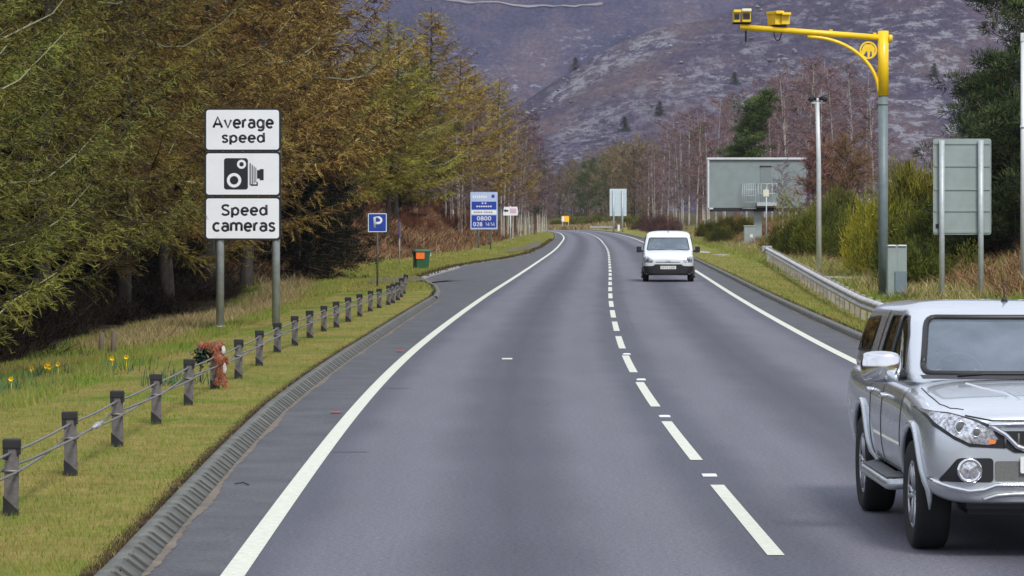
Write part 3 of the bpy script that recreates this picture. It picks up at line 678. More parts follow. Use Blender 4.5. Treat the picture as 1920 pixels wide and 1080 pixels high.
def shrub(name, seed, Rr, H, mat, n=9000, l=.32, w=.02, flop=.3, stems=True, tintb=.5, lobes=7):
    rs = np.random.RandomState(seed); root = empty(name)
    c = rs.normal(0, .42 * Rr, (lobes, 2)); c[0] = 0; rr = Rr * rs.uniform(.4, .75, lobes) * (1 if lobes < 12 else .62); hh = H * rs.uniform(.55, 1, lobes); hh[0] = H
    j = rs.randint(0, lobes, n); D = rs.normal(size=(n, 3)); D[:, 2] = np.abs(D[:, 2]); D /= np.linalg.norm(D, axis=1, keepdims=True)
    q = rs.uniform(.25, 1, n) ** .5; lt = rs.normal(0, .16, lobes)[j]; A = np.stack([c[j, 0] + D[:, 0] * rr[j] * q, c[j, 1] + D[:, 1] * rr[j] * q, D[:, 2] * hh[j] * q], 1)
    E = D * .6 + rs.normal(size=(n, 3)) * flop + np.array([0, 0, .7]); E /= np.linalg.norm(E, axis=1, keepdims=True)
    V, F = strips(A, A + E * (l * rs.uniform(.5, 1.3, n))[:, None], w, w * .4, rs)
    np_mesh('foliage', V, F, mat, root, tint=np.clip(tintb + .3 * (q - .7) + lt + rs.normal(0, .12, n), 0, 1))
    if stems:
        ps = [np.stack([c[i % lobes, 0] * np.linspace(.2, 1, 4) + rs.normal(0, .1, 4), c[i % lobes, 1] * np.linspace(.2, 1, 4), np.linspace(-.2, hh[i % lobes] * .8, 4)], 1) for i in range(lobes * 3)]
        V, F = limb_tubes(ps, [np.linspace(.03, .008, 4)] * len(ps), 4); np_mesh('stem', V, F, M_BARK, root)
    return root

# -- prototypes are placed themselves first, then copied
class Kind:
    def __init__(s, protos, group): s.p = protos; s.used = [False] * len(protos); s.group = group; s.i = 0
    def put(s, x, y, z=None, rz=None, sc=1., label='', cat='tree', colr=None, which=None, group=None):
        i = s.i % len(s.p) if which is None else which; s.i += 1; o = s.p[i]
        z = zat(x, y) if z is None else z; rz = rnd.uniform(0, 6.28) if rz is None else rz
        if not s.used[i]:
            s.used[i] = True; o.location = (x, y, z); o.rotation_euler = (0, 0, rz); o.scale = (sc,) * 3 if not isinstance(sc, tuple) else sc; c = o
            if colr:
                for ch in o.children:
                    if ch.name.startswith('crown') or ch.name.startswith('foliage'): ch.color = colr
        else:
            c = copy_thing(o, (x, y, z), rz, sc)
            for ch in c.children:
                if ch.name.startswith('crown') or ch.name.startswith('foliage'): ch.color = colr or (1, 1, 1, 1)
        tag(c, label, cat, group or s.group); return c
LARCH = Kind([larch('larch_tree', 11 + i, 15 + i % 3, 4.9, 2.6 + .3 * i, 110, True, M_LARCH, tl=.12, tw=.0125, step=.026, dense=1.35) for i in range(3)], 'larch trees along the left verge')
HLARCH = Kind([larch('larch_tree', 21 + i, 16, 4.9, 4.4, 105, True, M_LARCH, tl=.2, tw=.026, step=.05, dense=1.15) for i in range(3)], 'larch trees along the left verge')
GLARCH = Kind([larch('larch_tree', 31 + i, 14.5, 5.0, 1.6, 110, True, M_GREENL, tl=.12, tw=.013, step=.026, dense=1.35) for i in range(2)], 'larch trees along the left verge')
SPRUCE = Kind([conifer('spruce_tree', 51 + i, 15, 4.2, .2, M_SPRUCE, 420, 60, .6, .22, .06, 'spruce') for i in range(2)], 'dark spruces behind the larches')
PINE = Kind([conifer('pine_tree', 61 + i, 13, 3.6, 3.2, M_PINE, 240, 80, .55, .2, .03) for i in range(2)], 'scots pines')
BIRCH = Kind([broadtree('birch_tree', 71 + i, 14, 2.6, M_BIRCH, M_BTWIG, 1 + i % 3, 1700, .032) for i in range(4)], 'bare birches')
WILLOW = Kind([broadtree('willow_tree', 81 + i, 11, 3.6, M_BARK, M_WILLOW, 3, 3000, .045, .08, .09, .8) for i in range(2)], 'pale willows beyond the bend')
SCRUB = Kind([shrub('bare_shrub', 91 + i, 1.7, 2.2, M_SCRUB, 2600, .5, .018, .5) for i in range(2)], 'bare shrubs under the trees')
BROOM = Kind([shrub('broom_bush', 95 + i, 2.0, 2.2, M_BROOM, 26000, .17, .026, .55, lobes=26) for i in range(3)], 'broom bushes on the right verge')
# ---------------------------------------------------------------- planting the left side
def kx_left(y): s = s_at_y(y); return float(pt(s, HL + klf(s) + .17)[0])
# (px of trunk, distance, kind, scale, tint, label)
front = [
 (-11.2, 50, 'G', 1.0, (1, 1, 1), 'bright green larch at the left edge of the photo, nearest of the trees'),
 (-11.4, 57, 'G', 1.0, (.95, .95, .9), 'green larch with low drooping boughs behind the daffodils'),
 (-11.9, 64, 'L', 1.0, (.75, 1.08, .8), 'olive larch behind the leftmost wooden fence stake'),
 (-12.0, 71, 'L', 1.05, (.88, 1.05, .85), 'ochre larch left of the average speed sign'),
 (-11.2, 79, 'L', 1.05, (.88, 1.0, .8), 'shaggy olive brown larch directly behind the average speed sign'),
 (-10.2, 87, 'L', 1.1, (1.0, .95, .8), 'brown larch just right of the average speed sign'),
 (-9.9, 96, 'L', 1.15, (1.05, .88, .85), 'rust tinted larch over the wire rope fence'),
 (-9.7, 107, 'H', 1.15, (1.08, .9, .85), 'tall rusty larch left of the parking sign'),
 (-9.5, 118, 'H', 1.25, (1.12, .9, .85), 'tallest rusty larch behind the parking sign'),
 (-9.6, 131, 'H', 1.2, (1.1, .95, .8), 'brown larch leaning out above the litter bin'),
 (-9.4, 146, 'H', 1.05, (1.1, 1.0, .8), 'golden brown larch above the green litter bin'),
 (gx(722, 172), 172, 'H', (.85, .85, .68), (1.15, 1.3, .8), 'yellow green larch top between rusty larches and the blue sign'),
 (gx(745, 192), 192, 'H', (.95, .95, .76), (1.3, 1.35, .9), 'bright golden larch beyond the lay-by'),
 (gx(797, 230), 230, 'H', (1.1, 1.1, .92), (1.4, 1.3, .9), 'tallest golden larch left of the blue information sign'),
 (gx(842, 258), 258, 'H', (1.05, 1.05, .8), (1.4, 1.15, .9), 'orange larch above the blue information sign'),
 (gx(885, 290), 290, 'H', (1.1, 1.1, .84), (1.4, 1.3, .9), 'golden larch right of the blue information sign'),
 (gx(925, 325), 325, 'H', (1.0, 1.0, .93), (1.4, 1.35, .9), 'golden larch with pointed top above the arrow sign'),
 (gx(945, 360), 360, 'H', (.8, .8, .72), (1.3, 1.0, .95), 'brown larch above the birches before the bend'),
]
for x_, d, kd, sc, tn, lb in front:
    {'G': GLARCH, 'L': LARCH, 'H': HLARCH}[kd].put(x_, d, sc=sc, label=lb, cat='larch', colr=(*tn, 1))
# a second and third rank behind the front one
for i, d in enumerate([50, 60, 69, 78, 88, 99, 111, 124, 138, 153, 170, 188, 208, 230, 255, 282, 312, 345]):
    x = kx_left(d) - 14.0 - rnd.uniform(0, 1.5); tn = rnd.choice([(.9, .9, .7), (1.1, .85, .7), (.8, .95, .7)]); LARCH.put(x, d, sc=(1.12 if d < 150 else .72) * rnd.uniform(.95, 1.1), label='brown larch standing behind the front rank of roadside larches', cat='larch', colr=(*tn, 1), group='second rank of larches')
for i, d in enumerate(np.arange(44, 380, 9.0)):
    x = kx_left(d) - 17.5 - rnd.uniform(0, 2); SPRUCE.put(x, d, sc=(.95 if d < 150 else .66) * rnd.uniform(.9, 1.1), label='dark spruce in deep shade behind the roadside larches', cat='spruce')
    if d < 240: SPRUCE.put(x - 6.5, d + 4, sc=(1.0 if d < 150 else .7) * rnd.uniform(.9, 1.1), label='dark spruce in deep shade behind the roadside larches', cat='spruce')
# low spruces closing the view, darkened so their tint carries the crowns' shade
for i, d in enumerate([47, 51, 55, 60, 65, 70, 76, 82, 88, 95, 102, 110, 118, 127, 136]):
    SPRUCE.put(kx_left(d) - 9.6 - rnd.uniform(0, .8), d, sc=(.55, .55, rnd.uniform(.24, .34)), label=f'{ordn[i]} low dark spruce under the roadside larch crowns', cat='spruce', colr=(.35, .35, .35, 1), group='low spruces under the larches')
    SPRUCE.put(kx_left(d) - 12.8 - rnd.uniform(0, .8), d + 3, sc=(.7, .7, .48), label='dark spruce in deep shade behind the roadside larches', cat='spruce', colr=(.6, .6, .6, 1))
for i, (px, d, h) in enumerate([(560, 122, .34), (585, 129, .32), (608, 139, .34), (634, 151, .26), (742, 200, .30)]):
    SPRUCE.put(gx(px, d), d, sc=(.5, .5, h), label=f'{nth(i)} dark bushy spruce from the left along the bank foot', cat='spruce', colr=(.7, .75, .6, 1), group='dark spruces on the bracken bank')
# birch stand behind the blue sign
for i, (px, d, h) in enumerate([(836, 236, .62), (850, 248, .7), (862, 240, .66), (873, 262, .75), (884, 255, .7), (897, 280, .8), (940, 300, .85), (952, 322, .8), (961, 310, .75), (972, 345, .85), (982, 372, .8), (993, 390, .85), (968, 400, .9), (1004, 425, .85), (1010, 452, .8), (985, 440, 1.0)]):
    BIRCH.put(gx(px, d), d, sc=h, label=(f'{nth(i)} white stemmed birch from the left of the blue sign group' if i < 6 else f'{nth(i - 6)} white stemmed birch counted from the blue sign towards the bend'), cat='birch', colr=(.95, .85, .88, 1), group='birches by the blue sign' if i < 6 else 'birches before the bend')
PINE.put(gx(780, 215), 215, sc=.75, label='dark green pine above the bracken bank behind the litter bin', cat='pine', colr=(.9, 1, .8, 1))
PINE.put(gx(1003, 405), 405, sc=.75, label='dark pine with a reaching branch at the bend, left of the road', cat='pine', colr=(.9, 1, .8, 1))
PINE.put(gx(965, 380), 380, sc=.7, label='small dark pine among the birches before the bend', cat='pine', colr=(.8, .9, .8, 1))
for i, (px, d) in enumerate([(1008, 440), (1018, 480), (996, 410), (985, 385), (1024, 505)]):
    BIRCH.put(gx(px, d), d, sc=[.92, .8, 1.0, 1.02, .62][i], label=f'{nth(i)} dark purple birch crowding the inside of the bend', cat='birch', colr=(.72, .56, .68, 1), group='birches at the bend')
# bare scrub at the wood's edge
for i in range(34):
    d = 50 + i * 2.6 + rnd.uniform(-1, 1); x = kx_left(d) - rnd.uniform(7.2, 9.3)
    SCRUB.put(x, d, sc=(.75, .75, rnd.uniform(.35, .6)), label='low bare shrub at the dark edge of the wood', cat='shrub', colr=(.14, .13, .11, 1), group='bare shrubs at the wood edge')  # near-black tint puts the shade under the trees into the colour
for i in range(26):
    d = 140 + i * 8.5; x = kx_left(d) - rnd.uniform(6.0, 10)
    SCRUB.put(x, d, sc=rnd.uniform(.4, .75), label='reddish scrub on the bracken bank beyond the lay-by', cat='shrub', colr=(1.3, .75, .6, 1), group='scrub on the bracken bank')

# ---------------------------------------------------------------- planting the right side
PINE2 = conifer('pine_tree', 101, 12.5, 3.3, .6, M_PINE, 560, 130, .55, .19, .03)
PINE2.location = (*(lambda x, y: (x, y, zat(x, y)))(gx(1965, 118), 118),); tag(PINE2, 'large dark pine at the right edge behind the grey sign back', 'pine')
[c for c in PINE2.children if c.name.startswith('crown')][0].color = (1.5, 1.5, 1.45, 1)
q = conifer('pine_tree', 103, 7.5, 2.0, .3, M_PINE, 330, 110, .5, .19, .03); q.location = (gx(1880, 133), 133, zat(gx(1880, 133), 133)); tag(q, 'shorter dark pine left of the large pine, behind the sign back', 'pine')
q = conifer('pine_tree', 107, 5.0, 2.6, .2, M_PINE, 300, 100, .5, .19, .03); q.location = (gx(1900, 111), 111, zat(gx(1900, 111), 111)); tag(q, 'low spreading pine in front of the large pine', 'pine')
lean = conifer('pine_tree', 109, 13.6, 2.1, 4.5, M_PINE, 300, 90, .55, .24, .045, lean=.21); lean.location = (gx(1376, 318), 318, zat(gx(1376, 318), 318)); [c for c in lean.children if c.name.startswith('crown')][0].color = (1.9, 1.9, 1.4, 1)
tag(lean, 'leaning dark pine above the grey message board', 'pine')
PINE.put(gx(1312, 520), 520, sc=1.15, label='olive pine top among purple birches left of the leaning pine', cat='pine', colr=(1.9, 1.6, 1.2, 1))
PINE.put(gx(1105, 640), 640, sc=.95, label='slim green pine behind the far sign back', cat='pine', colr=(1.4, 1.6, 1.2, 1))
bush = [(1706, 122, (1.25, 1.2, 2.0), (2.0, 1.8, 1.1), 'tall yellow green broom left of the grey sign back'),
 (1672, 128, (.8, .8, 1.2), (1.5, 1.4, 1.0), 'broom bush right of the yellow camera pole'),
 (1750, 116, (1.05, 1.05, 1.25), (.8, .9, .8), 'dark broom bush behind the left leg of the grey sign back'),
 (1800, 113, (1.0, 1.0, 1.0), (.45, .55, .5), 'dark low bush behind the right leg of the grey sign back'),
 (1715, 106, (.75, .75, .75), (.6, .7, .6), 'small broom bush beside the grey cabinet'),
 (1640, 148, (.9, .9, .95), (.8, .85, .7), 'low broom bush behind the camera pole'),
 (1600, 160, (1.0, 1.0, .95), (.85, .9, .7), 'broom bush right of the white lamp pole'),
 (1560, 176, (1.1, 1.1, 1.25), (.8, .85, .65), 'broom bush left of the white lamp pole'),
 (1510, 182, (1.15, 1.15, 1.15), (.7, .75, .6), 'dark broom bush at the end of the guard rail'),
 (1478, 205, (.8, .8, .65), (.75, .75, .6), 'small broom bush behind the end of the guard rail'),
 (1570, 200, (1.3, 1.3, 1.45), (.9, .9, .7), 'wide broom bush behind the white lamp pole'),
 (1390, 300, (.8, .8, .8), (.7, .6, .5), 'brown bush under the left end of the message board'),
 (1350, 285, (.7, .7, .7), (.6, .6, .45), 'round dark bush on the verge right of the white van'),
 (1331, 330, (.75, .75, .8), (.8, .75, .5), 'dark bush behind the white van'),
 (1370, 330, (.9, .9, .8), (.7, .6, .5), 'brown bush behind the round dark bush')]
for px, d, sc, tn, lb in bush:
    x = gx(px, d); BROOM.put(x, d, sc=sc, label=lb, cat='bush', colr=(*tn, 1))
# purple birches behind the message board
bl = [(1215, 560, .95), (1228, 500, .85), (1240, 600, 1.15), (1252, 450, .9), (1268, 520, 1.2), (1282, 430, .95), (1292, 480, 1.2), (1306, 400, .95), (1318, 560, 1.35), (1330, 430, 1.1), (1342, 490, 1.3),
 (1400, 450, 1.25), (1416, 380, 1.0), (1432, 430, 1.25), (1448, 345, 1.0), (1462, 400, 1.2), (1478, 330, 1.05), (1492, 380, 1.25), (1508, 300, .98), (1520, 350, 1.15), (1537, 290, .98), (1552, 330, 1.1), (1570, 280, .9), (1588, 320, 1.0), (1606, 270, .85), (1622, 300, .9), (1640, 260, .72), (1380, 520, 1.4), (1356, 560, 1.35), (1470, 470, 1.5), (1530, 430, 1.35)]
b3 = [sorted(b[0] for b in bl if lo < b[0] <= hi) for lo, hi in ((0, 1344), (1344, 1511), (1511, 3000))]
for i, (px, d, sc) in enumerate(bl):
    x = gx(px, d); tn = [(1.1, .95, 1.05), (1.2, .95, .95), (1.0, .92, 1.0)][i % 3]
    lb = f'{nth(b3[0].index(px))} purple twigged birch from the left, left of the message board' if px < 1345 else (f'{nth(b3[1].index(px))} purple birch from the left rising behind the message board' if px < 1512 else f'{nth(b3[2].index(px))} reddish bare birch right of the message board')
    BIRCH.put(x, d, sc=sc, label=lb, cat='birch', colr=(*tn, 1), group=['birches left of the message board', 'birches behind the message board', 'birches right of the message board'][0 if px < 1345 else (1 if px < 1512 else 2)])
# rusty bare tree over the right end of the board
t = broadtree('bare_tree', 131, 6.2, 2.1, M_BARK, M_BTWIG, 3, 5200, .03, .1, .06, .7); t.location = (gx(1552, 235), 235, zat(gx(1552, 235), 235)); [c for c in t.children if c.name.startswith('crown')][0].color = (1.15, .78, .66, 1); tag(t, 'rust brown bare tree overlapping the right end of the message board', 'tree')
t = broadtree('bare_tree', 133, 6.0, 2.0, M_BARK, M_WILLOW, 2, 3200, .022, .1, .06, .7); t.location = (gx(1590, 205), 205, zat(gx(1590, 205), 205)); [c for c in t.children if c.name.startswith('crown')][0].color = (.9, .7, .65, 1); tag(t, 'grey brown bare tree between the white lamp pole and the camera pole', 'tree')
t = broadtree('birch_tree', 135, 5.4, .9, M_BIRCH, M_BTWIG, 1, 700, .02, .3, .02, .7); t.location = (gx(1468, 248), 248, zat(gx(1468, 248), 248)); tag(t, 'slender young birch in front of the message board', 'birch')
# pale willows and bushes where the road turns
wl_ = [1050, 1075, 1095, 1130, 1150, 1172, 1190, 1207, 1020, 1000, 1225]
for i, (px, d, sc, tn) in enumerate([(1050, 690, 1.0, (.95, .9, 1)), (1075, 720, 1.25, (1, .95, 1)), (1095, 700, 1.1, (1, 1, 1)), (1130, 690, 1.35, (1.05, 1, 1)), (1150, 650, 1.3, (1, 1.05, .9)), (1172, 670, 1.5, (1.1, 1.05, 1)), (1190, 620, 1.4, (1.1, 1, 1)), (1207, 650, 1.5, (1.1, 1, 1)), (1020, 700, .95, (.95, .8, .9)), (1000, 720, 1.0, (1, .8, .9)), (1225, 620, 1.4, (1.1, 1, 1))]):
    WILLOW.put(gx(px, d), d, z=0, sc=sc, label=f'{nth(sorted(wl_).index(px))} pale bare willow from the left beyond the bend', cat='willow', colr=(*tn, 1))
bb_ = [1045, 1075, 1086, 1100, 1118, 1130, 1185, 1200, 1178]
for i, (px, d, sc) in enumerate([(1045, 645, .8), (1075, 630, .9), (1086, 640, 1.1), (1100, 625, .9), (1118, 620, 1.2), (1130, 612, .9), (1185, 570, .9), (1200, 545, 1.0), (1178, 590, 1.2)]):
    BROOM.put(gx(px, d), d, z=0, sc=sc, label=f'{nth(sorted(bb_).index(px))} dark broom bush from the left on the outside of the bend', cat='bush', colr=(.75, .75, .55, 1), group='bushes beyond the bend')
for i, (px, d) in enumerate([(1210, 505), (1222, 480), (1238, 470), (1245, 440), (1262, 420)]):
    SCRUB.put(gx(px, d), d, sc=1.2, label=f'{nth(i)} dark purple scrub from the left between far sign back and van', cat='shrub', colr=(.8, .55, .7, 1), group='purple scrub by the bend')
# small dark trees scattered on the heather hill
def hill_z(H, x, y):
    X, Y, Z = H; r = int(np.clip(np.searchsorted(Y[:, 0], y), 1, len(Y) - 1)); f = (y - Y[r - 1, 0]) / (Y[r, 0] - Y[r - 1, 0])
    return float(np.interp(x, X[0], Z[r - 1]) * (1 - f) + np.interp(x, X[0], Z[r]) * f)
for i, (px, py) in enumerate([(1171, 248), (1236, 222), (1377, 160), (1752, 146), (1078, 133)]):
    p = on_hill(H1, px, py)
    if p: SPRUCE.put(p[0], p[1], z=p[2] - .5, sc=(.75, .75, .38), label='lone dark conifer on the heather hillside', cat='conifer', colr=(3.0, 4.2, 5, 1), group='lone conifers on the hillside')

# ---------------------------------------------------------------- grass, straw and bracken (uncountable)
def tufts(name, n, sampler, hmin, hmax, w, mat, blades, seed, tint, spread=.05, kind='stuff', lean=.35):
    rs = np.random.RandomState(seed); x, y, z = sampler(n, rs); n = len(x)
    P = np.repeat(np.stack([x, y, z - .01], 1), blades, 0); m = len(P); P[:, :2] += rs.normal(0, spread, (m, 2))
    h = rs.uniform(hmin, hmax, m); D = np.stack([rs.normal(0, lean, m), rs.normal(0, lean, m), np.ones(m)], 1) * h[:, None]; Q = P + D
    a = rs.uniform(0, 3.14, m); S = np.stack([np.cos(a), np.sin(a) * .5, 0 * a], 1); ww = w * rs.uniform(.6, 1.4, m)[:, None]
    V = np.stack([P - S * ww / 2, P + S * ww / 2, Q], 1).reshape(-1, 3)
    tb = np.repeat(rs.normal(0, .18, n), blades)
    o = np_mesh(name, V, np.arange(3 * m).reshape(-1, 3), mat, tint=np.clip(tint + tb + rs.normal(0, .12, m), 0, 1)); return tag(o, kind=kind)
def samp_left(y0, y1, t0, t1, pw=1.0):
    def f(n, rs):
        u = rs.rand(n); y = 1 / (1 / y0 + (1 / y1 - 1 / y0) * u) if pw else y0 + (y1 - y0) * u
        tp = rs.uniform(t0, t1, n); s = s_at_y(y); x, yy = pt(s, HL + klf(s) + .17 + tp); return x, yy, zleft(tp, y)
    return f
def samp_right(y0, y1, t0, t1):
    def f(n, rs):
        u = rs.rand(n); y = 1 / (1 / y0 + (1 / y1 - 1 / y0) * u); tp = rs.uniform(t0, t1, n); s = s_at_y(y); x, yy = pt(s, -(HL + krf(s) + .14 + tp)); return x, yy, zright(tp, y)
    return f
M_GRASS = leafmat('grass_blades', (.27, .20, .08), (.225, .225, .055), (.11, .20, .022), objcol=False, ns_=.33, amt=1.7)
M_STRAW = leafmat('straw_blades', (.12, .07, .035), (.30, .23, .11), (.42, .36, .2), objcol=False)
M_BRACK = leafmat('bracken_fronds', (.06, .028, .016), (.16, .075, .04), (.3, .19, .1), objcol=False)
tufts('mown_grass', 30000, samp_left(21, 110, .12, 4.2), .025, .06, .008, M_GRASS, 4, 1, .5, .06)
tufts('verge_grass', 9000, samp_left(100, 520, .3, 4.2), .06, .14, .03, M_GRASS, 4, 2, .55, .2)
tufts('rough_grass', 14000, samp_left(40, 120, 3.0, 6.2), .05, .16, .014, M_GRASS, 5, 3, .62, .08)
tufts('right_grass', 14000, samp_right(40, 400, .15, 5), .04, .12, .02, M_GRASS, 4, 4, .55, .12)
M_DEB = leafmat('kerb_debris', (.035, .024, .016), (.085, .055, .035), (.15, .12, .06), objcol=False, ns_=2.5, amt=1.5)
tufts('far_kerb_debris', 5000, samp_left(124, 330, .0, .35), .02, .07, .06, M_DEB, 3, 15, .35, .1)
tufts('right_kerb_debris', 6000, samp_right(38, 200, .0, .2), .01, .04, .02, M_DEB, 3, 16, .45, .05)
tufts('kerb_moss', 13000, samp_left(20, 93, .02, .13), .008, .028, .012, M_DEB, 3, 5, .4, .03)
tufts('straw_fringe', 2200, samp_left(62, 125, 3.9, 5.6), .10, .28, .014, M_STRAW, 7, 6, .45, .1, lean=.6)
tufts('bracken_litter', 14000, samp_left(122, 420, 4.2, 12), .12, .5, .06, M_BRACK, 5, 7, .45, .25, lean=.9)
tufts('bank_straw', 3000, samp_left(118, 420, 4.0, 9), .15, .5, .04, M_STRAW, 6, 8, .4, .2, lean=.7)
tufts('right_bracken', 9000, samp_right(85, 400, 6.0, 16), .12, .5, .045, M_BRACK, 6, 9, .55, .25, lean=.9)
tufts('right_rough_grass', 9000, samp_right(60, 420, 2.5, 9), .1, .3, .03, M_GRASS, 6, 14, .7, .2, lean=.5)
tufts('right_straw', 2800, samp_right(85, 420, 3.4, 13), .15, .5, .03, M_STRAW, 7, 10, .45, .2, lean=.6)
def samp_line(px0, px1, d0, d1, n_=0):
    def f(n, rs):
        d = rs.uniform(d0, d1, n); x = gx(rs.uniform(px0, px1, n), d); z = np.array([zat(a, b) for a, b in zip(x, d)]); return x, d, z
    return f
tufts('bend_grass', 1800, samp_line(1000, 1260, 560, 610), .3, .9, .2, M_STRAW, 5, 12, .35, .5)

# daffodils
M_DAFL = leafmat('daffodil_leaf', (.03, .07, .03), (.06, .13, .06), (.11, .19, .09), objcol=False)
M_YEL = pmat('daffodil_yellow', (.85, .62, .03), .6)
for i, (px, d, nf, lb) in enumerate([(30, 46, 1, 'blue green daffodil leaves at the left edge with one bud'), (95, 50.5, 4, 'cluster of bright yellow daffodils at the dark wood edge'), (62, 51.5, 2, 'pair of small yellow daffodils left of the bright cluster'), (222, 49.8, 2, 'orange yellow daffodils alone on the grass'), (325, 45, 0, 'patch of daffodil leaves behind the wire rope fence')]):
    rs = np.random.RandomState(200 + i); x = gx(px, d); z = zat(x, d); r0 = empty('daffodil_clump', (x, d, z), 0, lb, 'daffodils', 'daffodil clumps')
    n = 90 if nf != 2 else 40; P = np.stack([rs.normal(0, .26, n), rs.normal(0, .3, n), np.full(n, -.02)], 1); Q = P + np.stack([rs.normal(0, .05, n), rs.normal(0, .05, n), rs.uniform(.15, .3, n)], 1)
    V, F = strips(P, Q, .018, .006, rs); np_mesh('leaves', V, F, M_DAFL, r0, tint=rs.rand(n))
    for k in range(nf):
        fx, fz = rs.uniform(-.13, .13), rs.uniform(.2, .27); m = MB(); m.tube([(fx, 0, 0), (fx, -.01, fz)], .005, 5)
        for a in range(6):
            c, s_ = math.cos(a * 1.047), math.sin(a * 1.047); m.add([(fx, -.02, fz), (fx + .02 * c - .012 * s_, -.03, fz + .02 * s_ + .012 * c), (fx + .04 * c, -.035, fz + .04 * s_), (fx + .02 * c + .012 * s_, -.03, fz + .02 * s_ - .012 * c)], [(0, 1, 2, 3)])
        m.lathe([(.014, 0), (.02, -.03), (.03, -.045)], 8, 'y', (fx, -.02, fz)); m.build('flower', M_YEL, r0, fixn=False)
# ---------------------------------------------------------------- signs and street furniture
M_GALV = pmat('galvanised_steel', (.33, .36, .37), .5, .35, var=.22, scale=5)
M_SBACK = pmat('grey_green_sign_back', (.27, .33, .325), .55, .15, var=.10, scale=2)
M_WHITE = pmat('white_sign_sheet', (.76, .79, .83), .45, var=.05, scale=2)
M_BLACK = pmat('black_sign_vinyl', (.012, .012, .018), .5, var=.1)
M_BLUE = pmat('blue_sign_sheet', (.012, .045, .33), .45, var=.12, scale=4)
M_YELL = pmat('yellow_powder_coat', (.86, .58, .008), .42, var=.10, scale=3, coat=.2)
M_POSTG = pmat('grey_green_pole_paint', (.145, .19, .2), .5, .1, var=.18, scale=4)
M_RUBB = pmat('black_rubber', (.012, .012, .014), .7, var=.2)
M_WPOLE = pmat('pale_pole_paint', (.58, .62, .64), .45, .1, var=.1, scale=3)
M_FPOST = pmat('weathered_steel_post', (.13, .12, .12), .7, .2, var=.35, scale=14, bmp=.3)
M_ROPE = pmat('steel_rope', (.22, .21, .2), .5, .5, var=.3, scale=40)
M_CONC = kerbm('pad_concrete', (.3, .29, .27), (.46, .44, .4))
def ftext(s, w, h, mat, parent, loc, name='lettering', bold=.014, rot=(R(90), 0, 0), space=1.08):
    o = text(name, s, 1.0, mat, parent, (0, 0, 0), bold=bold, space=space, extrude=.0); me = o.data
    n = len(me.vertices); a = np.zeros(n * 3, np.float32); me.vertices.foreach_get('co', a); a = a.reshape(-1, 3)
    lo, hi = a.min(0), a.max(0); a[:, 0] = (a[:, 0] - (lo[0] + hi[0]) / 2) * w / (hi[0] - lo[0]); a[:, 1] = (a[:, 1] - (lo[1] + hi[1]) / 2) * h / (hi[1] - lo[1])
    me.vertices.foreach_set('co', a.ravel()); me.update(); o.location = loc; o.rotation_euler = rot; return o
def at_px(o_d, px, py): return gx(px, o_d), gz(py, o_d)

# --- average speed sign: three plates on two tubes
D = 69.0; sx, _ = at_px(D, 455, 0); k = D / FPX
root = empty('speed_camera_sign', (sx, D, zat(sx, D)), 0, 'tall white average speed cameras sign of three plates on two grey posts', 'road sign')
zb = root.location.z
def L(px, py, dy=0): return ((px - 455) * k, dy, gz(py, D) - zb)
for px in (412, 517):
    m = MB(); x = (px - 455) * k; m.tube([(x, .09, -.5), (x, .09, gz(210, D) - zb)], .083, 20); m.tube([(x, .09, .0), (x, .09, .03)], .1, 20)
    m.build('post', M_GALV, root)
for y0, y1, nm in ((203, 283.5, 'plate'), (284.5, 368, 'plate'), (369, 450, 'plate')):
    h = (y1 - y0) * k; cz = (gz(y0, D) + gz(y1, D)) / 2 - zb; w = 144 * k
    m = MB(); m.prism(rrect(w, h, .07, 5, 0, cz), -.012, .012); pl = m.build('plate', M_BLACK, root)
    m = MB(); m.prism(rrect(w - .085, h - .07, .055, 5, 0, cz), -.0145, -.0122); m.build('white_face', M_WHITE, pl)
    m = MB()
    for q in (-.3, .3): m.box((0, .03, cz + q * h), (w - .1, .03, .04))
    m.build('back_rail', M_GALV, pl)
def T(s, x0, x1, y0, y1): return strokes(s, (x1 - x0) * k, (y1 - y0) * k, M_BLACK, root, ((x0 + x1) / 2 * k - 455 * k, -.0155, (gz(y0, D) + gz(y1, D)) / 2 - zb))
T('Average', 398, 514, 217, 247); T('speed', 415, 497, 247, 273); T('Speed', 414, 502, 382, 410); T('cameras', 398, 517, 416, 435)
m = MB(); y = -.0165
def dsk(m, px, py, r, yy, n=28): c = L(px, py); m.add([(c[0] + r * k * math.cos(a), yy, c[2] + r * k * math.sin(a)) for a in [2 * math.pi * i / n for i in range(n)]], [tuple(range(n))])
c = L(442.5, 326); m.add([(x, y, z) for x, z in rrect(45 * k, 59 * k, 5 * k, 5, c[0], c[2])], [tuple(range(24))])
for (a, b, e, f) in ((468, 306, 470.2, 347), (472, 309, 474, 346), (475.6, 312, 477.4, 344), (479, 314, 480.6, 342)): m.prism([L(a, b)[::2], L(e, b)[::2], L(e, f)[::2], L(a, f)[::2]], y, y + .001)
m.prism([L(p, q)[::2] for p, q in ((482, 319), (487, 319), (487, 317), (494.5, 317), (494.5, 338), (487, 338), (487, 335), (482, 335))], y, y + .001)
m.prism([L(p, q)[::2] for p, q in ((470, 345.5), (481, 345.5), (481, 341), (483.5, 341), (483.5, 348.5), (470, 348.5))], y, y + .001)
sym = m.build('camera_symbol', M_BLACK, root, fixn=False)
m = MB(); dsk(m, 453, 308, 8.5, y - .0012); dsk(m, 439, 338, 13.5, y - .0012); m.build('symbol_ring', M_WHITE, sym, fixn=False)
m = MB(); dsk(m, 453, 308, 4.2, y - .0024); dsk(m, 439, 338, 8, y - .0024); m.build('symbol_lens', M_BLACK, sym, fixn=False)

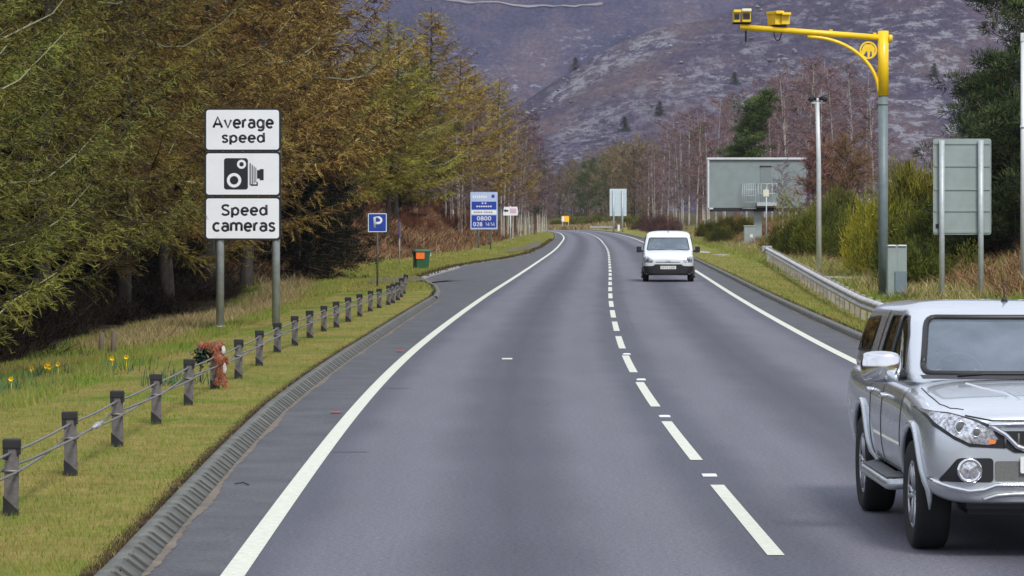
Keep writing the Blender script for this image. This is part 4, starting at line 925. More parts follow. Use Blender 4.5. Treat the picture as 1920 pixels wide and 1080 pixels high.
# --- parking sign
D = 104.; x = gx(707.5, D); z0 = zat(x, D); kk = D / FPX
root = empty('parking_sign', (x, D, z0), 0, 'small square blue parking sign with a white P on a thin dark post', 'road sign')
zc = gz(417.5, D) - z0; m = MB(); m.tube([(0, .03, -.4), (0, .03, gz(402, D) - z0)], .03, 12); m.build('post', pmat('dark_post', (.06, .065, .06), .6), root)
m = MB(); m.prism(rrect(.585, .585, .03, 4, 0, zc), -.006, .006); pl = m.build('plate', M_WHITE, root)
m = MB(); m.prism(rrect(.54, .54, .02, 4, 0, zc), -.009, -.0062); m.build('blue_face', M_BLUE, pl); strokes('P', .28, .40, M_WHITE, root, (.02, -.0095, zc), sw=.24)
# --- edge-on marker sign
D = 149.; x = gx(749, D); z0 = zat(x, D)
root = empty('narrow_sign', (x, D, z0), 0, 'thin post with a blue sign seen edge on, left of the green bin', 'road sign')
m = MB(); m.tube([(0, 0, -.4), (0, 0, gz(416, D) - z0)], .032, 10); m.build('post', M_GALV, root)
m = MB(); m.box((0, -.06, gz(431, D) - z0), (.05, .5, 30 * D / FPX)); m.build('plate', M_BLUE, root)

# --- blue information sign
D = 218.; k = D / FPX; x = gx(907.5, D); z0 = zat(x, D)
root = empty('information_sign', (x, D, z0), 0, 'blue and white information board with a phone number on two posts', 'road sign')
def Z(py): return gz(py, D) - z0
for px in (897, 920):
    m = MB(); m.tube([((px - 907.5) * k, .07, -.4), ((px - 907.5) * k, .07, Z(365))], .055, 12); m.build('post', M_POSTG, root)
w = 51 * k; m = MB(); m.prism(rrect(w, 70 * k, .05, 4, 0, (Z(360) + Z(430)) / 2), -.015, .015); pl = m.build('board', pmat('pale_blue_board', (.42, .52, .74), .5), root)
m = MB()
for a, b in ((378, 393), (403.5, 427)): m.prism(rrect(w - .16, (b - a) * k, .01, 2, 0, (Z(a) + Z(b)) / 2), -.019, -.0155)
m.prism(rrect(.2, .2, .01, 2, 17 * k, Z(368)), -.019, -.0155); m.build('blue_panel', M_BLUE, pl)
m = MB(); m.prism(rrect(w - .14, 7.5 * k, .01, 2, 0, Z(398)), -.019, -.0155); m.build('white_panel', M_WHITE, pl)
strokes('0800', 27 * k, 8 * k, M_WHITE, root, (0, -.0195, Z(409.5)), sw=.2); strokes('028 1414', 41 * k, 8 * k, M_WHITE, root, (0, -.0195, Z(420.5)), sw=.2)
m = MB()
for zc, xs in ((Z(381), (-.1, .1)), (Z(387), (-.45, -.3, -.15, 0, .15, .3, .45))):   # rows of lettering too small to read
    for xx in xs: m.box((xx, -.021, zc), (.1, .002, .085))
m.build('small_lettering', M_WHITE, root)
m = MB()
for xx in (-.62, -.47, -.32, -.17, .05, .2, .35, .5): m.box((xx, -.021, Z(398)), (.11, .002, .1))
m.build('small_lettering', pmat('grey_vinyl', (.25, .25, .27), .6), root)
m = MB()
for xx in (-.7, -.56, -.42, -.28, -.14, 0, .14): m.box((xx, -.021, Z(369)), (.09, .002, .16))
m.build('small_lettering', M_WHITE, root)
# --- direction arrow sign
D = 285.; k = D / FPX; x = gx(957, D); z0 = zat(x, D); Z = lambda py: gz(py, D) - z0
root = empty('arrow_sign', (x, D, z0), 0, 'small white direction sign with a dark arrow on a thin pale post', 'road sign')
m = MB(); m.tube([(0, .05, -.3), (0, .05, Z(386))], .05, 10); m.build('post', M_WPOLE, root)
m = MB(); m.prism([(-13.5 * k, Z(398)), (-12 * k, Z(388)), (13 * k, Z(387.5)), (14.5 * k, Z(398)), (13.5 * k, Z(404)), (-13.5 * k, Z(404))], -.01, .02); pl = m.build('plate', M_WHITE, root)
m = MB(); m.prism([(-13 * k, Z(395)), (-9 * k, Z(391.5)), (-9 * k, Z(393.5)), (-4 * k, Z(393.5)), (-4 * k, Z(397)), (-9 * k, Z(397)), (-9 * k, Z(398.5))], -.013, -.0102); m.build('arrow', M_BLACK, pl)
m = MB(); m.prism(rrect(12 * k, 9 * k, .03, 3, 5 * k, Z(395.5)), -.013, -.0102); m.build('pink_patch', pmat('faded_pink', (.62, .42, .5), .6), pl)

# --- litter bin and its stake
D = 141.; x = gx(791, D); z0 = zat(x, D); k = D / FPX
root = empty('litter_bin', (x, D, z0), R(8), 'dark green litter bin with an orange notice beside the lay-by', 'litter bin')
MG = pmat('green_bin_plastic', (.02, .095, .045), .45, var=.2); bw, bh = .64, 38 * k
m = MB(); vs = []
for h, s_ in ((0, .8), (.06, .84), (bh - .12, 1.0)): vs += [(px * s_, py * s_, h) for px, py in rrect(bw, bw * .9, .08, 4)]
n = 20; m.add(vs, [tuple(range(n))[::-1]] + [(i * n + j, i * n + (j + 1) % n, (i + 1) * n + (j + 1) % n, (i + 1) * n + j) for i in range(2) for j in range(n)] + [tuple(range(2 * n, 3 * n))]); m.build('bin_body', MG, root)
m = MB(); m.prism([(a, b) for a, b in rrect(bw + .1, bw, .08, 4)], bh - .12, bh - .07, 'xy'); m.prism([(a, b) for a, b in rrect(bw + .02, bw * .9, .08, 4)], bh - .07, bh - .03, 'xy'); m.build('lid', pmat('green_lid', (.06, .2, .11), .4), root)
m = MB(); m.prism(rrect(.36, .27, .02, 3, -.1, bh - .3), -bw * .45 - .012, -bw * .45 + .02); m.build('notice', pmat('orange_notice', (.85, .16, .02), .5, var=.15, scale=12), root)
m = MB(); m.tube([(bw / 2 - .01, -.2, bh - .3), (bw / 2 + .04, -.2, bh - .32), (bw / 2 + .04, -.2, bh - .2), (bw / 2, -.2, bh - .18)], .015, 6); m.build('handle', M_WHITE, root)
x2 = gx(776.5, D); m = MB(); m.box((x2, D - .1, zat(x2, D) + .32), (.09, .09, .9), bev=.01); m.box((x2 - .03, D - .1, zat(x2, D) + .7), (.14, .1, .16)); o = m.build('wooden_stake', pmat('dark_timber', (.03, .028, .024), .8), None); tag(o, 'short dark stake touching the left side of the litter bin', 'post')

# --- wire rope fence
posts = [(20, 822, 967), (133, 771, 892), (220, 732, 838), (293, 701, 795), (353, 673, 760), (403, 655, 730), (447, 636, 710), (486, 619, 686), (520, 605, 661), (553, 592, 648), (581, 582, 634), (607, 573, 622),
         (631, 565, 614), (653, 557, 603), (675, 551, 594), (694, 545, 584), (711, 541, 578), (728, 535, 572), (737, 532, 569), (746, 529, 563), (752, 521, 557), (757, 514, 551)]
fence_top = []; pr = None
words = ['leftmost rope fence post, thick and closest to the camera'] + [f'{ordn[i]} rope fence post from the left edge' for i in range(1, 22)]
words[5] = 'rope fence post wrapped by the orange plush toy'; words[8] = 'rope fence post just under the right leg of the speed camera sign'; words[21] = 'last rope fence post, leaning, at the lay-by end'
words[20] = 'second last rope fence post at the lay-by end'; words[19] = 'third last rope fence post, near the lay-by end'
for i, (px, yt, yb) in enumerate(posts):
    d = CAMH * FPX / (yb - HOR); d *= (1 - .05 / CAMH)
    x = gx(px, d); z = zat(x, d); d = (CAMH - z) * FPX / (yb - HOR); x = gx(px, d)
    if i == 0:
        pr = empty('fence_post', (x, d, z), 0)
        m = MB(); m.prism([(-.05, -.045), (.03, -.045), (.055, -.03), (.055, .03), (.045, .03), (.045, -.02), (.02, -.037), (-.04, -.037), (-.04, .03), (-.05, .03)], -.3, .57, 'xy'); m.build('steel_post', M_FPOST, pr)
        m = MB(); m.box((0, 0, .575), (.135, .11, .075), bev=.012); m.box((-.045, 0, .5), (.04, .1, .1), bev=.006); m.box((.055, 0, .52), (.025, .1, .06), bev=.006); m.build('cap', M_RUBB, pr)
        m = MB(); m.prism([(-.056, -.0), (.056, .0), (.056, .05), (-.056, .16)], -.05, .05); m.build('base_sleeve', M_RUBB, pr)
        for q_ in (-.05, .05): m = MB(); m.tube([(-.07, q_, .36), (.07, q_, .36)], .012, 6); m.build('rope_hook', M_ROPE, pr)
        o = pr
    else: o = copy_thing(pr, (x, d, z), 0)
    h = (yb - yt) * d / FPX / .615; o.scale = (1, 1, h); o.rotation_euler = (rnd.uniform(-.02, .02), rnd.uniform(-.025, .025), rnd.uniform(-.1, .1))
    if i == 21: o.rotation_euler = (0, .12, 0)
    tag(o, words[i], 'fence post', 'posts of the wire rope fence'); fence_top.append((x, d, z, h))
x0, d0, zz0, h0 = fence_top[0]; FT = [(x0 - .15, d0 - 11, zz0, h0), (x0 - .1, d0 - 7.4, zz0, h0), (x0 - .03, d0 - 3.7, zz0, h0)] + fence_top[:20]
def rope(name, hh, side, alt, lab, bra=True):
    m = MB(); pts = []
    for i, (x, d, z, h) in enumerate(FT):
        s_ = side * (-1 if (alt and i % 2) else 1); pts.append(Vector((x + s_ * .055, d, z + hh * h)))
        if i < len(FT) - 1:
            n_ = FT[i + 1]; s2 = side * (-1 if (alt and (i + 1) % 2) else 1)
            for f in (.33, .66): pts.append(Vector((x + (n_[0] - x) * f + (s_ + (s2 - s_) * f) * .05, d + (n_[1] - d) * f, z + (n_[2] - z) * f + hh * (h + (n_[3] - h) * f) - .012)))
    m.tube(pts, .0105, 6); o = m.build('wire_rope', M_ROPE, None); tag(o, lab, 'wire rope', 'ropes of the wire rope fence')
rope('r', .50, 0, False, 'top wire rope running through the post heads'); rope('r', .37, 1, True, 'lower wire rope weaving in front of the first post'); rope('r', .35, -1, True, 'lower wire rope weaving behind the first post')
# rope tensioner
x, d, z, h = [(a + b) / 2 for a, b in zip(fence_top[1], fence_top[2])]; x = gx(173, d); m = MB(); m.tube([(x + .045, d - .35, z + .355 * h), (x + .045, d + .35, z + .36 * h)], [.016, .024], 8); m.tube([(x + .045, d - .05, z + .357 * h), (x + .045, d + .06, z + .357 * h)], .034, 8)
tag(m.build('rope_tensioner', pmat('bright_zinc', (.6, .6, .62), .3, .8), None), 'bright steel turnbuckle on the lower rope between the second and third posts', 'turnbuckle')

# --- plush toy tied on a post, dark flowers beside it
x, d, z, h = fence_top[5]
def skinned(name, chains, mat, parent, sub=2):
    me = bpy.data.meshes.new(name); vs, es, rs_ = [], [], []
    for ch in chains:
        prev = ch[0] if isinstance(ch[0], int) else None
        for it in (ch[1:] if prev is not None else ch):
            vs.append(it[0]); rs_.append(it[1]); i = len(vs) - 1
            if prev is not None: es.append((prev, i))
            prev = i
    me.from_pydata(vs, es, []); o = bpy.data.objects.new(name, me); col.objects.link(o)
    sk = o.modifiers.new('s', 'SKIN'); sk.use_smooth_shade = True; ss = o.modifiers.new('u', 'SUBSURF'); ss.levels = sub; ss.render_levels = sub
    for i, v in enumerate(me.skin_vertices[0].data): v.radius = rs_[i] if isinstance(rs_[i], tuple) else (rs_[i], rs_[i]); v.use_root = (i == 0)
    dg = bpy.context.evaluated_depsgraph_get(); me2 = bpy.data.meshes.new_from_object(o.evaluated_get(dg)); bpy.data.objects.remove(o)
    me2.name = name; me2.materials.clear(); me2.materials.append(mat); o = bpy.data.objects.new(name, me2); col.objects.link(o); o.parent = parent; return o
def plushm(nm, a, b, c):
    m_, ns, ls, p = nodes(nm); n = noise(ns, ls, 12, 3); r = ramp(ns, ls, n.outputs[0], [(.36, a), (.5, b), (.66, c)]); ls.new(r.outputs[0], p.inputs['Base Color']); p.inputs['Roughness'].default_value = 1
    p.inputs['Sheen Weight'].default_value = .4; n2 = noise(ns, ls, 150, 2); bump(ns, ls, n2.outputs[0], p, 1, .02); return m_
MO = plushm('orange_plush', (.05, .014, .01), (.30, .07, .025), (.42, .15, .07)); MW = plushm('white_plush', (.55, .5, .48), (.75, .72, .7), (.8, .78, .76))
root = empty('plush_toy', (x, d, z), 0, 'limp orange and white plush animal tied over a rope fence post', 'toy', None)
skinned('plush_body', [[((.03, -.07, .52), .062), ((.06, -.09, .43), .066), ((.075, -.095, .33), .055), ((.085, -.10, .24), .058), ((.09, -.1, .17), .045)],
        [0, ((-.03, -.06, .58), .045), ((-.12, -.05, .575), .035), ((-.2, -.05, .565), .032)], [1, ((.13, -.11, .40), .03), ((.16, -.12, .33), .026)],
        [4, ((.13, -.11, .12), .032), ((.15, -.12, .05), .028)], [4, ((.04, -.11, .12), .032), ((.03, -.11, .07), .028)], [0, ((.07, -.08, .585), .05), ((.11, -.09, .6), .034)]], MO, root)
pb = root.children[0].data; nv = len(pb.vertices); A = np.zeros(nv * 3, np.float32); pb.vertices.foreach_get('co', A); A = A.reshape(-1, 3); Nn = np.zeros(nv * 3, np.float32); pb.vertices.foreach_get('normal', Nn); Nn = Nn.reshape(-1, 3)
rs = np.random.RandomState(9); ii = rs.randint(0, nv, 4200); A = A[ii] + rs.normal(0, .004, (4200, 3)); V, F = strips(A, A + (Nn[ii] * .6 + rs.normal(0, .5, (4200, 3)) + [0, 0, -.5]) * .022, .006, .002, rs)
np_mesh('fur', V, F, leafmat('orange_fur', (.10, .025, .012), (.36, .10, .035), (.55, .30, .18), objcol=False, ns_=7, amt=1.6), root, tint=np.clip(rs.normal(.5, .25, 4200), 0, 1))
for p, r_ in (((.125, -.14, .52), (.026, .022, .06)), ((.14, -.145, .28), (.026, .022, .075)), ((.10, -.13, .4), (.015, .015, .025))):
    bm = bmesh.new(); bmesh.ops.create_icosphere(bm, subdivisions=3, radius=1)
    for v in bm.verts: v.co = Vector((v.co.x * r_[0], v.co.y * r_[1], v.co.z * r_[2])) * (1 + .08 * math.sin(v.co.x * 9 + v.co.z * 7)) + Vector(p)
    me = bpy.data.meshes.new('white_patch'); bm.to_mesh(me); bm.free(); me.polygons.foreach_set('use_smooth', [True] * len(me.polygons)); me.materials.append(MW); o = bpy.data.objects.new('white_patch', me); col.objects.link(o); o.parent = root
m = MB(); m.tube([(-.21, -.05, .565), (-.1, -.055, .585), (.0, -.07, .585)], [.038, .03, .034], 10); m.build('red_scarf', plushm('red_scarf', (.2, .01, .008), (.4, .025, .015), (.45, .05, .03)), root)
root = empty('dead_flowers', (x - .17, d, z), 0, 'dark withered bunch of flowers tied to the rope beside the plush toy', 'flowers')
rs = np.random.RandomState(5); n = 260; A = rs.normal(0, 1, (n, 3)) * [.045, .04, .06] + [0, -.02, .44]; B = A + rs.normal(0, .035, (n, 3)); V, F = strips(A, B, .03, .012, rs); np_mesh('bouquet', V, F, leafmat('dark_leaves', (.008, .012, .01), (.02, .035, .03), (.06, .09, .06), objcol=False), root, tint=rs.rand(n))
m = MB(); m.tube([(-.01, -.02, .38), (-.02, -.03, .1)], [.014, .01], 6); m.build('stems', pmat('brown_stems', (.1, .07, .04), .8), root)
# litter of cut branches near the sign's fence post
# --- wooden stakes at the wood edge
for i, (px, d, h) in enumerate([(211, 60.5, .42), (188, 61.5, .33)]):
    x = gx(px, d); m = MB(); m.tube([(x, d, zat(x, d) - .2), (x + .03, d, zat(x, d) + h)], [.055, .045], 8); tag(m.build('wooden_stake', pmat('grey_timber', (.11, .09, .065), .85, bmp=.4), None), 'pale wooden fence stake at the dark wood edge, left of the speed sign' if i == 0 else 'smaller wooden stake left of the pale fence stake', 'post')

# --- yellow camera gantry pole
D = 98.; px0 = 1656; x = gx(px0, D); z0 = zat(x, D); k = D / FPX; Z = lambda py: gz(py, D) - z0; X = lambda px: (px - px0) * k
root = empty('camera_pole', (x, D, z0), 0, 'tall grey pole with a yellow top and side arm carrying speed cameras', 'camera pole')
m = MB(); m.tube([(0, 0, -.5), (0, 0, Z(178))], .14, 28); m.tube([(0, 0, 0), (0, 0, .05)], .21, 28); m.tube([(0, 0, Z(194)), (0, 0, Z(197))], .15, 28); m.build('lower_pole', M_POSTG, root)
m = MB(); m.tube([(0, 0, Z(180)), (0, 0, Z(58))], .158, 28); m.build('yellow_sleeve', M_YELL, root)
m = MB(); m.tube([(X(1672), 0, Z(72)), (X(1388), 0, Z(51))], [.085, .088], 20); m.tube([(X(1666), 0, Z(71.7)), (X(1672.5), 0, Z(72))], .11, 16)
for px in (1558, 1640): m.box((X(px), 0, Z(50.5 + (px - 1388) * .0735) + .09), (.1, .08, .06), bev=.01)
m.build('arm', M_YELL, root)
m = MB(); arc = []
for a in np.linspace(0, 1, 18): arc.append((X(1514 + 134 * math.sin(a * math.pi / 2) ** 1.0), 0, Z(69 + 108 * (1 - math.cos(a * math.pi / 2)))))
m.tube(arc, .055, 12); m.build('curved_brace', M_YELL, root)
c = (X(1628), Z(94)); m = MB(); n = 30
for (ro, ri) in ((.26, .21),):
    vs = [(c[0] + r_ * math.cos(2 * math.pi * i / n), yy, c[1] + r_ * math.sin(2 * math.pi * i / n)) for yy in (-.03, .03) for r_ in (ro, ri) for i in range(n)]
    f = []
    for i in range(n):
        j = (i + 1) % n; f += [(i, j, n + j, n + i), (2 * n + i, 2 * n + j, 3 * n + j, 3 * n + i), (i, j, 2 * n + j, 2 * n + i), (n + i, n + j, 3 * n + j, 3 * n + i)]
    m.add(vs, f)
q = lambda px, py: (X(px), Z(py))
m.prism([q(1618, 88), q(1622, 83), q(1634, 83), q(1640, 90), q(1639, 104), q(1635, 106), q(1634, 96), q(1632, 96), q(1630, 107), q(1627, 107), q(1626, 96), q(1624, 96), q(1619, 104), q(1615, 98)], -.02, .02)
m.build('ring_emblem', M_YELL, root)
M_WY = pmat('pale_yellow_hood', (.8, .78, .52), .4)
def cam_housing(px0_, px1_, y0, y1, back=False, hoodm=None, tilt=0, ry=0, nm='camera'):
    w = (px1_ - px0_) * k; h = (y1 - y0) * k; cx = X((px0_ + px1_) / 2); cz = (Z(y0) + Z(y1)) / 2
    cr = bpy.data.objects.new(nm, None); bpy.data.objects.remove(cr)
    m = MB(); M_ = Matrix.Rotation(ry, 3, 'Z'); m.box((cx, .1, cz - .02), (w, .55, h * .8), bev=.02, M=M_); b = m.build('speed_camera', M_YELL, root)
    m = MB(); m.box((cx, .02, cz + h * .42), (w * 1.08, .72, h * .22), bev=.02, M=M_); m.build('hood', hoodm or M_YELL, b)
    if not back:
        m = MB(); m.box((cx, -.185, cz - h * .02), (w * .8, .03, h * .42), M=M_); m.build('lens_window', pmat('lens_glass', (.01, .01, .012), .08), b)
    return b
cam_housing(1375, 1387, 20, 43); cam_housing(1391, 1407, 18, 43, hoodm=M_WY); cam_housing(1446, 1461, 22, 48, True, ry=.35); cam_housing(1461, 1477, 25, 47, True, ry=.2)
m = MB(); m.box((X(1391), .1, Z(43.5)), (34 * k, .12, .05)); m.tube([(X(1399), .1, Z(44)), (X(1399), .1, Z(78))], .026, 8); m.tube([(X(1455), .1, Z(47)), (X(1455), .1, Z(58))], .03, 8); m.box((X(1461), .1, Z(48.5)), (28 * k, .1, .05)); m.build('bracket', M_RUBB, root)
m = MB(); m.tube([(X(1451 + 7 * (1 - math.cos(a))), -.03, Z(56 + 20 * math.sin(a) ** .8)) for a in np.linspace(0.01, math.pi - .01, 12)], .018, 6); m.build('cable_loop', M_RUBB, root)
# cabinet by the pole
D = 97.; k = D / FPX; x = gx(1681, D); z0 = zat(x, D); root = empty('roadside_cabinet', (x, D, z0), 0, 'upright grey cabinet standing right beside the yellow camera pole', 'cabinet')
h = gz(461, D) - z0; m = MB(); m.box((0, 0, h / 2), (.56, .36, h), bev=.012); m.box((-.13, -.183, h * .5), (.26, .01, h * .9)); m.box((.14, -.183, h * .5), (.25, .01, h * .9)); m.build('cabinet_body', M_SBACK, root)
m = MB(); m.box((-.15, -.02, h + .012), (.24, .42, .035), bev=.008); m.box((.15, -.02, h + .012), (.24, .42, .035), bev=.008); m.build('lid', M_WHITE, root)
m = MB(); m.box((.1, -.21, h * .30), (.33, .06, .62), bev=.006); m.build('meter_box', pmat('blue_grey_paint', (.15, .2, .24), .5), root)
m = MB(); m.box((0, 0, .0), (.8, .6, .12)); m.build('plinth', M_CONC, root)
# pale floodlight pole
D = 142.; k = D / FPX; x = gx(1535, D); z0 = zat(x, D); Z = lambda py: gz(py, D) - z0; root = empty('lamp_pole', (x, D, z0), 0, 'slim white pole topped by a pair of small black lamp heads', 'pole')
m = MB(); m.tube([(.02, 0, -.4), (0, 0, Z(300)), (-.05, 0, Z(192))], [.115, .1, .075], 18); m.tube([(0, 0, -.02), (0, 0, .04)], .18, 16); m.build('pole_shaft', M_WPOLE, root)
m = MB(); m.box((-.02, 0, Z(193)), (.6, .12, .06), bev=.01); m.tube([(-.05, 0, Z(193)), (-.05, 0, Z(184))], .05, 10); m.build('crossbar', M_WPOLE, root)
for sx_ in (-1, 1):
    m = MB(); m.tube([(-.05 + sx_ * .08, 0, Z(186)), (-.05 + sx_ * .22, -.03, Z(183)), (-.05 + sx_ * .3, -.1, Z(186))], [.07, .1, .11], 12); m.lathe([(.0, -.2), (.1, -.2), (.12, -.12), (.06, 0), (0, 0)], 14, 'y', (-.05 + sx_ * .3, -.08, Z(186))); m.build('lamp_head', M_RUBB, root)
# pole at the right edge
D = 95.; x = gx(1918, D); z0 = zat(x, D); root = empty('lamp_pole', (x, D, z0), 0, 'white pole cut by the right edge of the photo', 'pole')
m = MB(); m.tube([(0, 0, -.4), (0, 0, gz(72, D) - z0)], [.075, .06], 14); m.build('pole_shaft', M_WPOLE, root)
m = MB(); m.box((-.0, 0, gz(70, D) - z0), (.14, .14, .25), bev=.02); m.tube([(0, 0, gz(240, D) - z0), (0, 0, gz(236, D) - z0)], .085, 12); m.build('pole_cap', M_WPOLE, root)

def signback(px0, px1, y0, y1, pxs, D, lab, seams, mat, postm, pr=.055, name='sign_back', rz=0):
    k = D / FPX; cx = (px0 + px1) / 2; x = gx(cx, D); z0 = zat(x, D); Z = lambda py: gz(py, D) - z0
    root = empty(name, (x, D, z0), rz, lab, 'road sign'); w = (px1 - px0) * k; h = (y1 - y0) * k; cz = (Z(y0) + Z(y1)) / 2
    m = MB(); m.prism(rrect(w, h, .06, 5, 0, cz), .0, .012); pl = m.build('plate', mat, root)
    m = MB(); m.prism(rrect(w - .04, h - .04, .05, 5, 0, cz), .0125, .014); m.build('front_face', M_WHITE, pl)
    for sy in seams:
        m = MB(); m.box((0, -.012, Z(sy)), (w - .06, .024, .035)); m.box((0, -.02, Z(sy) - .028), (w - .07, .01, .02)); m.build('stiffening_rail', mat, root)
    m = MB()
    for a in (-1, 1): m.box((a * (w / 2 - .012), -.008, cz), (.02, .016, h - .12))
    m.build('edge_trim', M_GALV, pl)
    for p in pxs:
        xx = (p - cx) * k; m = MB(); m.tube([(xx, -.03 - pr, -.5), (xx, -.03 - pr, Z(y0 + 3))], pr, 16); m.build('post', postm, root)
    return root
M_GPOST = pmat('galvanised_pale_post', (.42, .47, .49), .5, .25, var=.12)
r0 = signback(1749.5, 1858.5, 260, 440, (1765, 1838), 90., 'large grey green back of a sign on two posts at the right', (268, 310, 354, 394, 434), M_SBACK, M_GPOST, .075)
m = MB(); kk = 90 / FPX; m.box(((1757 - 1804) * kk, -.006, gz(424, 90) - r0.location.z), (.08, .012, .12)); m.build('label', M_BLACK, r0)
signback(1143, 1175, 354, 405, (1150.5, 1167), 470., 'pale sign back on posts far off at the bend', (362, 371, 380, 389, 398), pmat('pale_sign_back', (.5, .6, .66), .5), M_GPOST, .13)
# small square sign back before the message board
D = 246.; k = D / FPX; x = gx(1437, D); z0 = zat(x, D); root = empty('small_sign', (x, D, z0), 0, 'little cream square plate on a thin post before the message board', 'road sign')
m = MB(); m.tube([(0, 0, -.3), (0, 0, gz(352, D) - z0)], .045, 10); m.build('post', M_GPOST, root); m = MB(); m.box((-.03, -.06, gz(362, D) - z0), (.42, .02, .5), bev=.006); m.build('plate', pmat('cream_plate', (.66, .66, .54), .5), root)

# --- message board on its mast
D = 260.; k = D / FPX; pxc = 1419; x = gx(pxc, D); z0 = zat(x, D); Z = lambda py: gz(py, D) - z0; X = lambda px: (px - pxc) * k
M_VMS = pmat('grey_green_cladding', (.225, .275, .285), .5, .1, var=.1, scale=1.2)
root = empty('message_board', (x, D, z0), 0, 'huge grey green boxlike message board on a thick mast, seen from behind', 'message sign')
m = MB(); m.box((0, .5, (Z(297) + Z(390)) / 2), (184 * k, 1.3, 93 * k), bev=.03)
for i in range(52): m.box((X(1329.5) + i * 3.5 * k, -.155, (Z(300) + Z(389)) / 2), (.04, .02, 86 * k))
m.build('housing', M_VMS, root)
m = MB(); m.box((0, .45, Z(297.5)), (187 * k, 1.6, .16), bev=.02); m.build('roof_trim', M_WPOLE, root)
m = MB(); m.box((X(1328), .4, (Z(300) + Z(392)) / 2), (.12, 1.42, 92 * k)); m.box((X(1332), .4, Z(391)), (.4, 1.42, .12)); m.build('side_trim', M_WPOLE, root)
m = MB(); m.box((X(1418), .4, Z(393)), (172 * k, 1.1, .28)); m.build('underside_beam', M_RUBB, root)
m = MB(); m.box((X(1435.5), -.175, (Z(312) + Z(385)) / 2), (20 * k, .03, 72 * k)); dr = m.build('access_door', pmat('door_grey', (.17, .21, .215), .5), root)
m = MB(); m.box((X(1435.5), -.2, Z(312)), (22 * k, .06, .09)); m.build('door_lintel', M_RUBB, dr)
m = MB()
for i in range(8): m.tube([(X(1391 + i * 3.4), -.9, Z(392)), (X(1391 + i * 3.4), -.9, Z(345))], .018, 5)
for py in (345, 356, 367, 379, 391): m.tube([(X(1391), -.9, Z(py)), (X(1416), -.9, Z(py))], .022, 5)
for px in (1391, 1416): m.tube([(X(px), -.9, Z(345)), (X(px), -.2, Z(345))], .022, 5); m.tube([(X(px), -.9, Z(391)), (X(px), -.2, Z(391))], .022, 5)
m.build('ladder_cage', M_GPOST, root)
m = MB(); m.box((X(1436.5), -.65, Z(383)), (38 * k, 1.0, .28), bev=.01)
for px in (1419.5, 1425, 1436, 1446, 1454.5): m.tube([(X(px), -1.1, Z(382)), (X(px), -1.1, Z(345))], .028, 5)
for py in (345, 363): m.tube([(X(1419.5), -1.1, Z(py)), (X(1454.5), -1.1, Z(py))], .035, 5)
for px in (1419.5, 1454.5): m.tube([(X(px), -1.1, Z(345)), (X(px), -.2, Z(345))], .03, 5)
m.build('access_platform', M_GPOST, root)
m = MB(); m.box((X(1421.5), .4, (Z(386) - .5) / 2), (14.5 * k, .62, Z(386) + .5), bev=.05); m.box((X(1421.5), .4, .06), (1.0, 1.0, .12)); m.build('mast', M_SBACK, root)
x = gx(1405, 254); z0 = zat(x, 254); root = empty('control_cabinet', (x, 254, z0), 0, 'squat grey cabinet at the foot of the message board mast', 'cabinet')
m = MB(); m.box((0, 0, .68), (.8, .5, 1.36), bev=.02); m.build('cabinet_body', M_SBACK, root); m = MB(); m.box((0, -.02, 1.38), (.86, .56, .06), bev=.01); m.build('lid', M_GPOST, root); m = MB(); m.box((.14, -.262, .62), (.22, .02, .24)); m.build('notice', pmat('cream_notice', (.7, .7, .6), .5), root)
# --- yellow temporary sign at the bend, marker posts
D = 585.; k = D / FPX; x = gx(1060, D); root = empty('yellow_sign', (x, D, 0), 0, 'small yellow temporary sign on legs at the outside of the bend', 'road sign')
m = MB(); m.box((0, 0, gz(410.5, D)), (14 * k, .04, 11 * k), bev=.01); pl = m.build('plate', pmat('amber_sheet', (.95, .52, .01), .4), root); m = MB(); m.box((-4.5 * k, -.035, gz(410.5, D)), (4.5 * k, .02, 9 * k)); m.build('white_panel', M_WHITE, pl)
m = MB(); m.tube([(-5 * k, .03, -.1), (-5 * k, .03, gz(408, D))], .05, 6); m.tube([(6 * k, .03, -.1), (6 * k, .03, gz(408, D))], .05, 6); m.box((-4.5 * k, 0, .35), (.34, .3, .8)); m.build('leg', M_WPOLE, root)
for i, (px, D, h, lb) in enumerate([(1160, 512, 1.1, 'pale marker post right of the far sign back'), (1068, 590, .7, 'tiny white marker post beside the yellow sign'), (995, 618, .7, 'white marker post at the far left of the bend')]):
    x = gx(px, D); m = MB(); m.box((x, D, h / 2 - .1), (.32, .2, h), bev=.03); tag(m.build('marker_post', M_WHITE, None), lb, 'marker post')
# far guard rail by the sign
m = MB(); m.box((gx(1128, 545), 545, .52), (3.8, .1, .32), bev=.03); 
rr = empty('far_guard_rail', (0, 0, 0), 0, 'short length of guard rail left of the far sign back', 'guard rail'); m.build('rail', M_GALV, rr); m = MB()
for px in (1112, 1128, 1143): m.box((gx(px, 545.1), 545.12, .2), (.12, .12, .7))
m.build('rail_posts', M_GALV, rr)

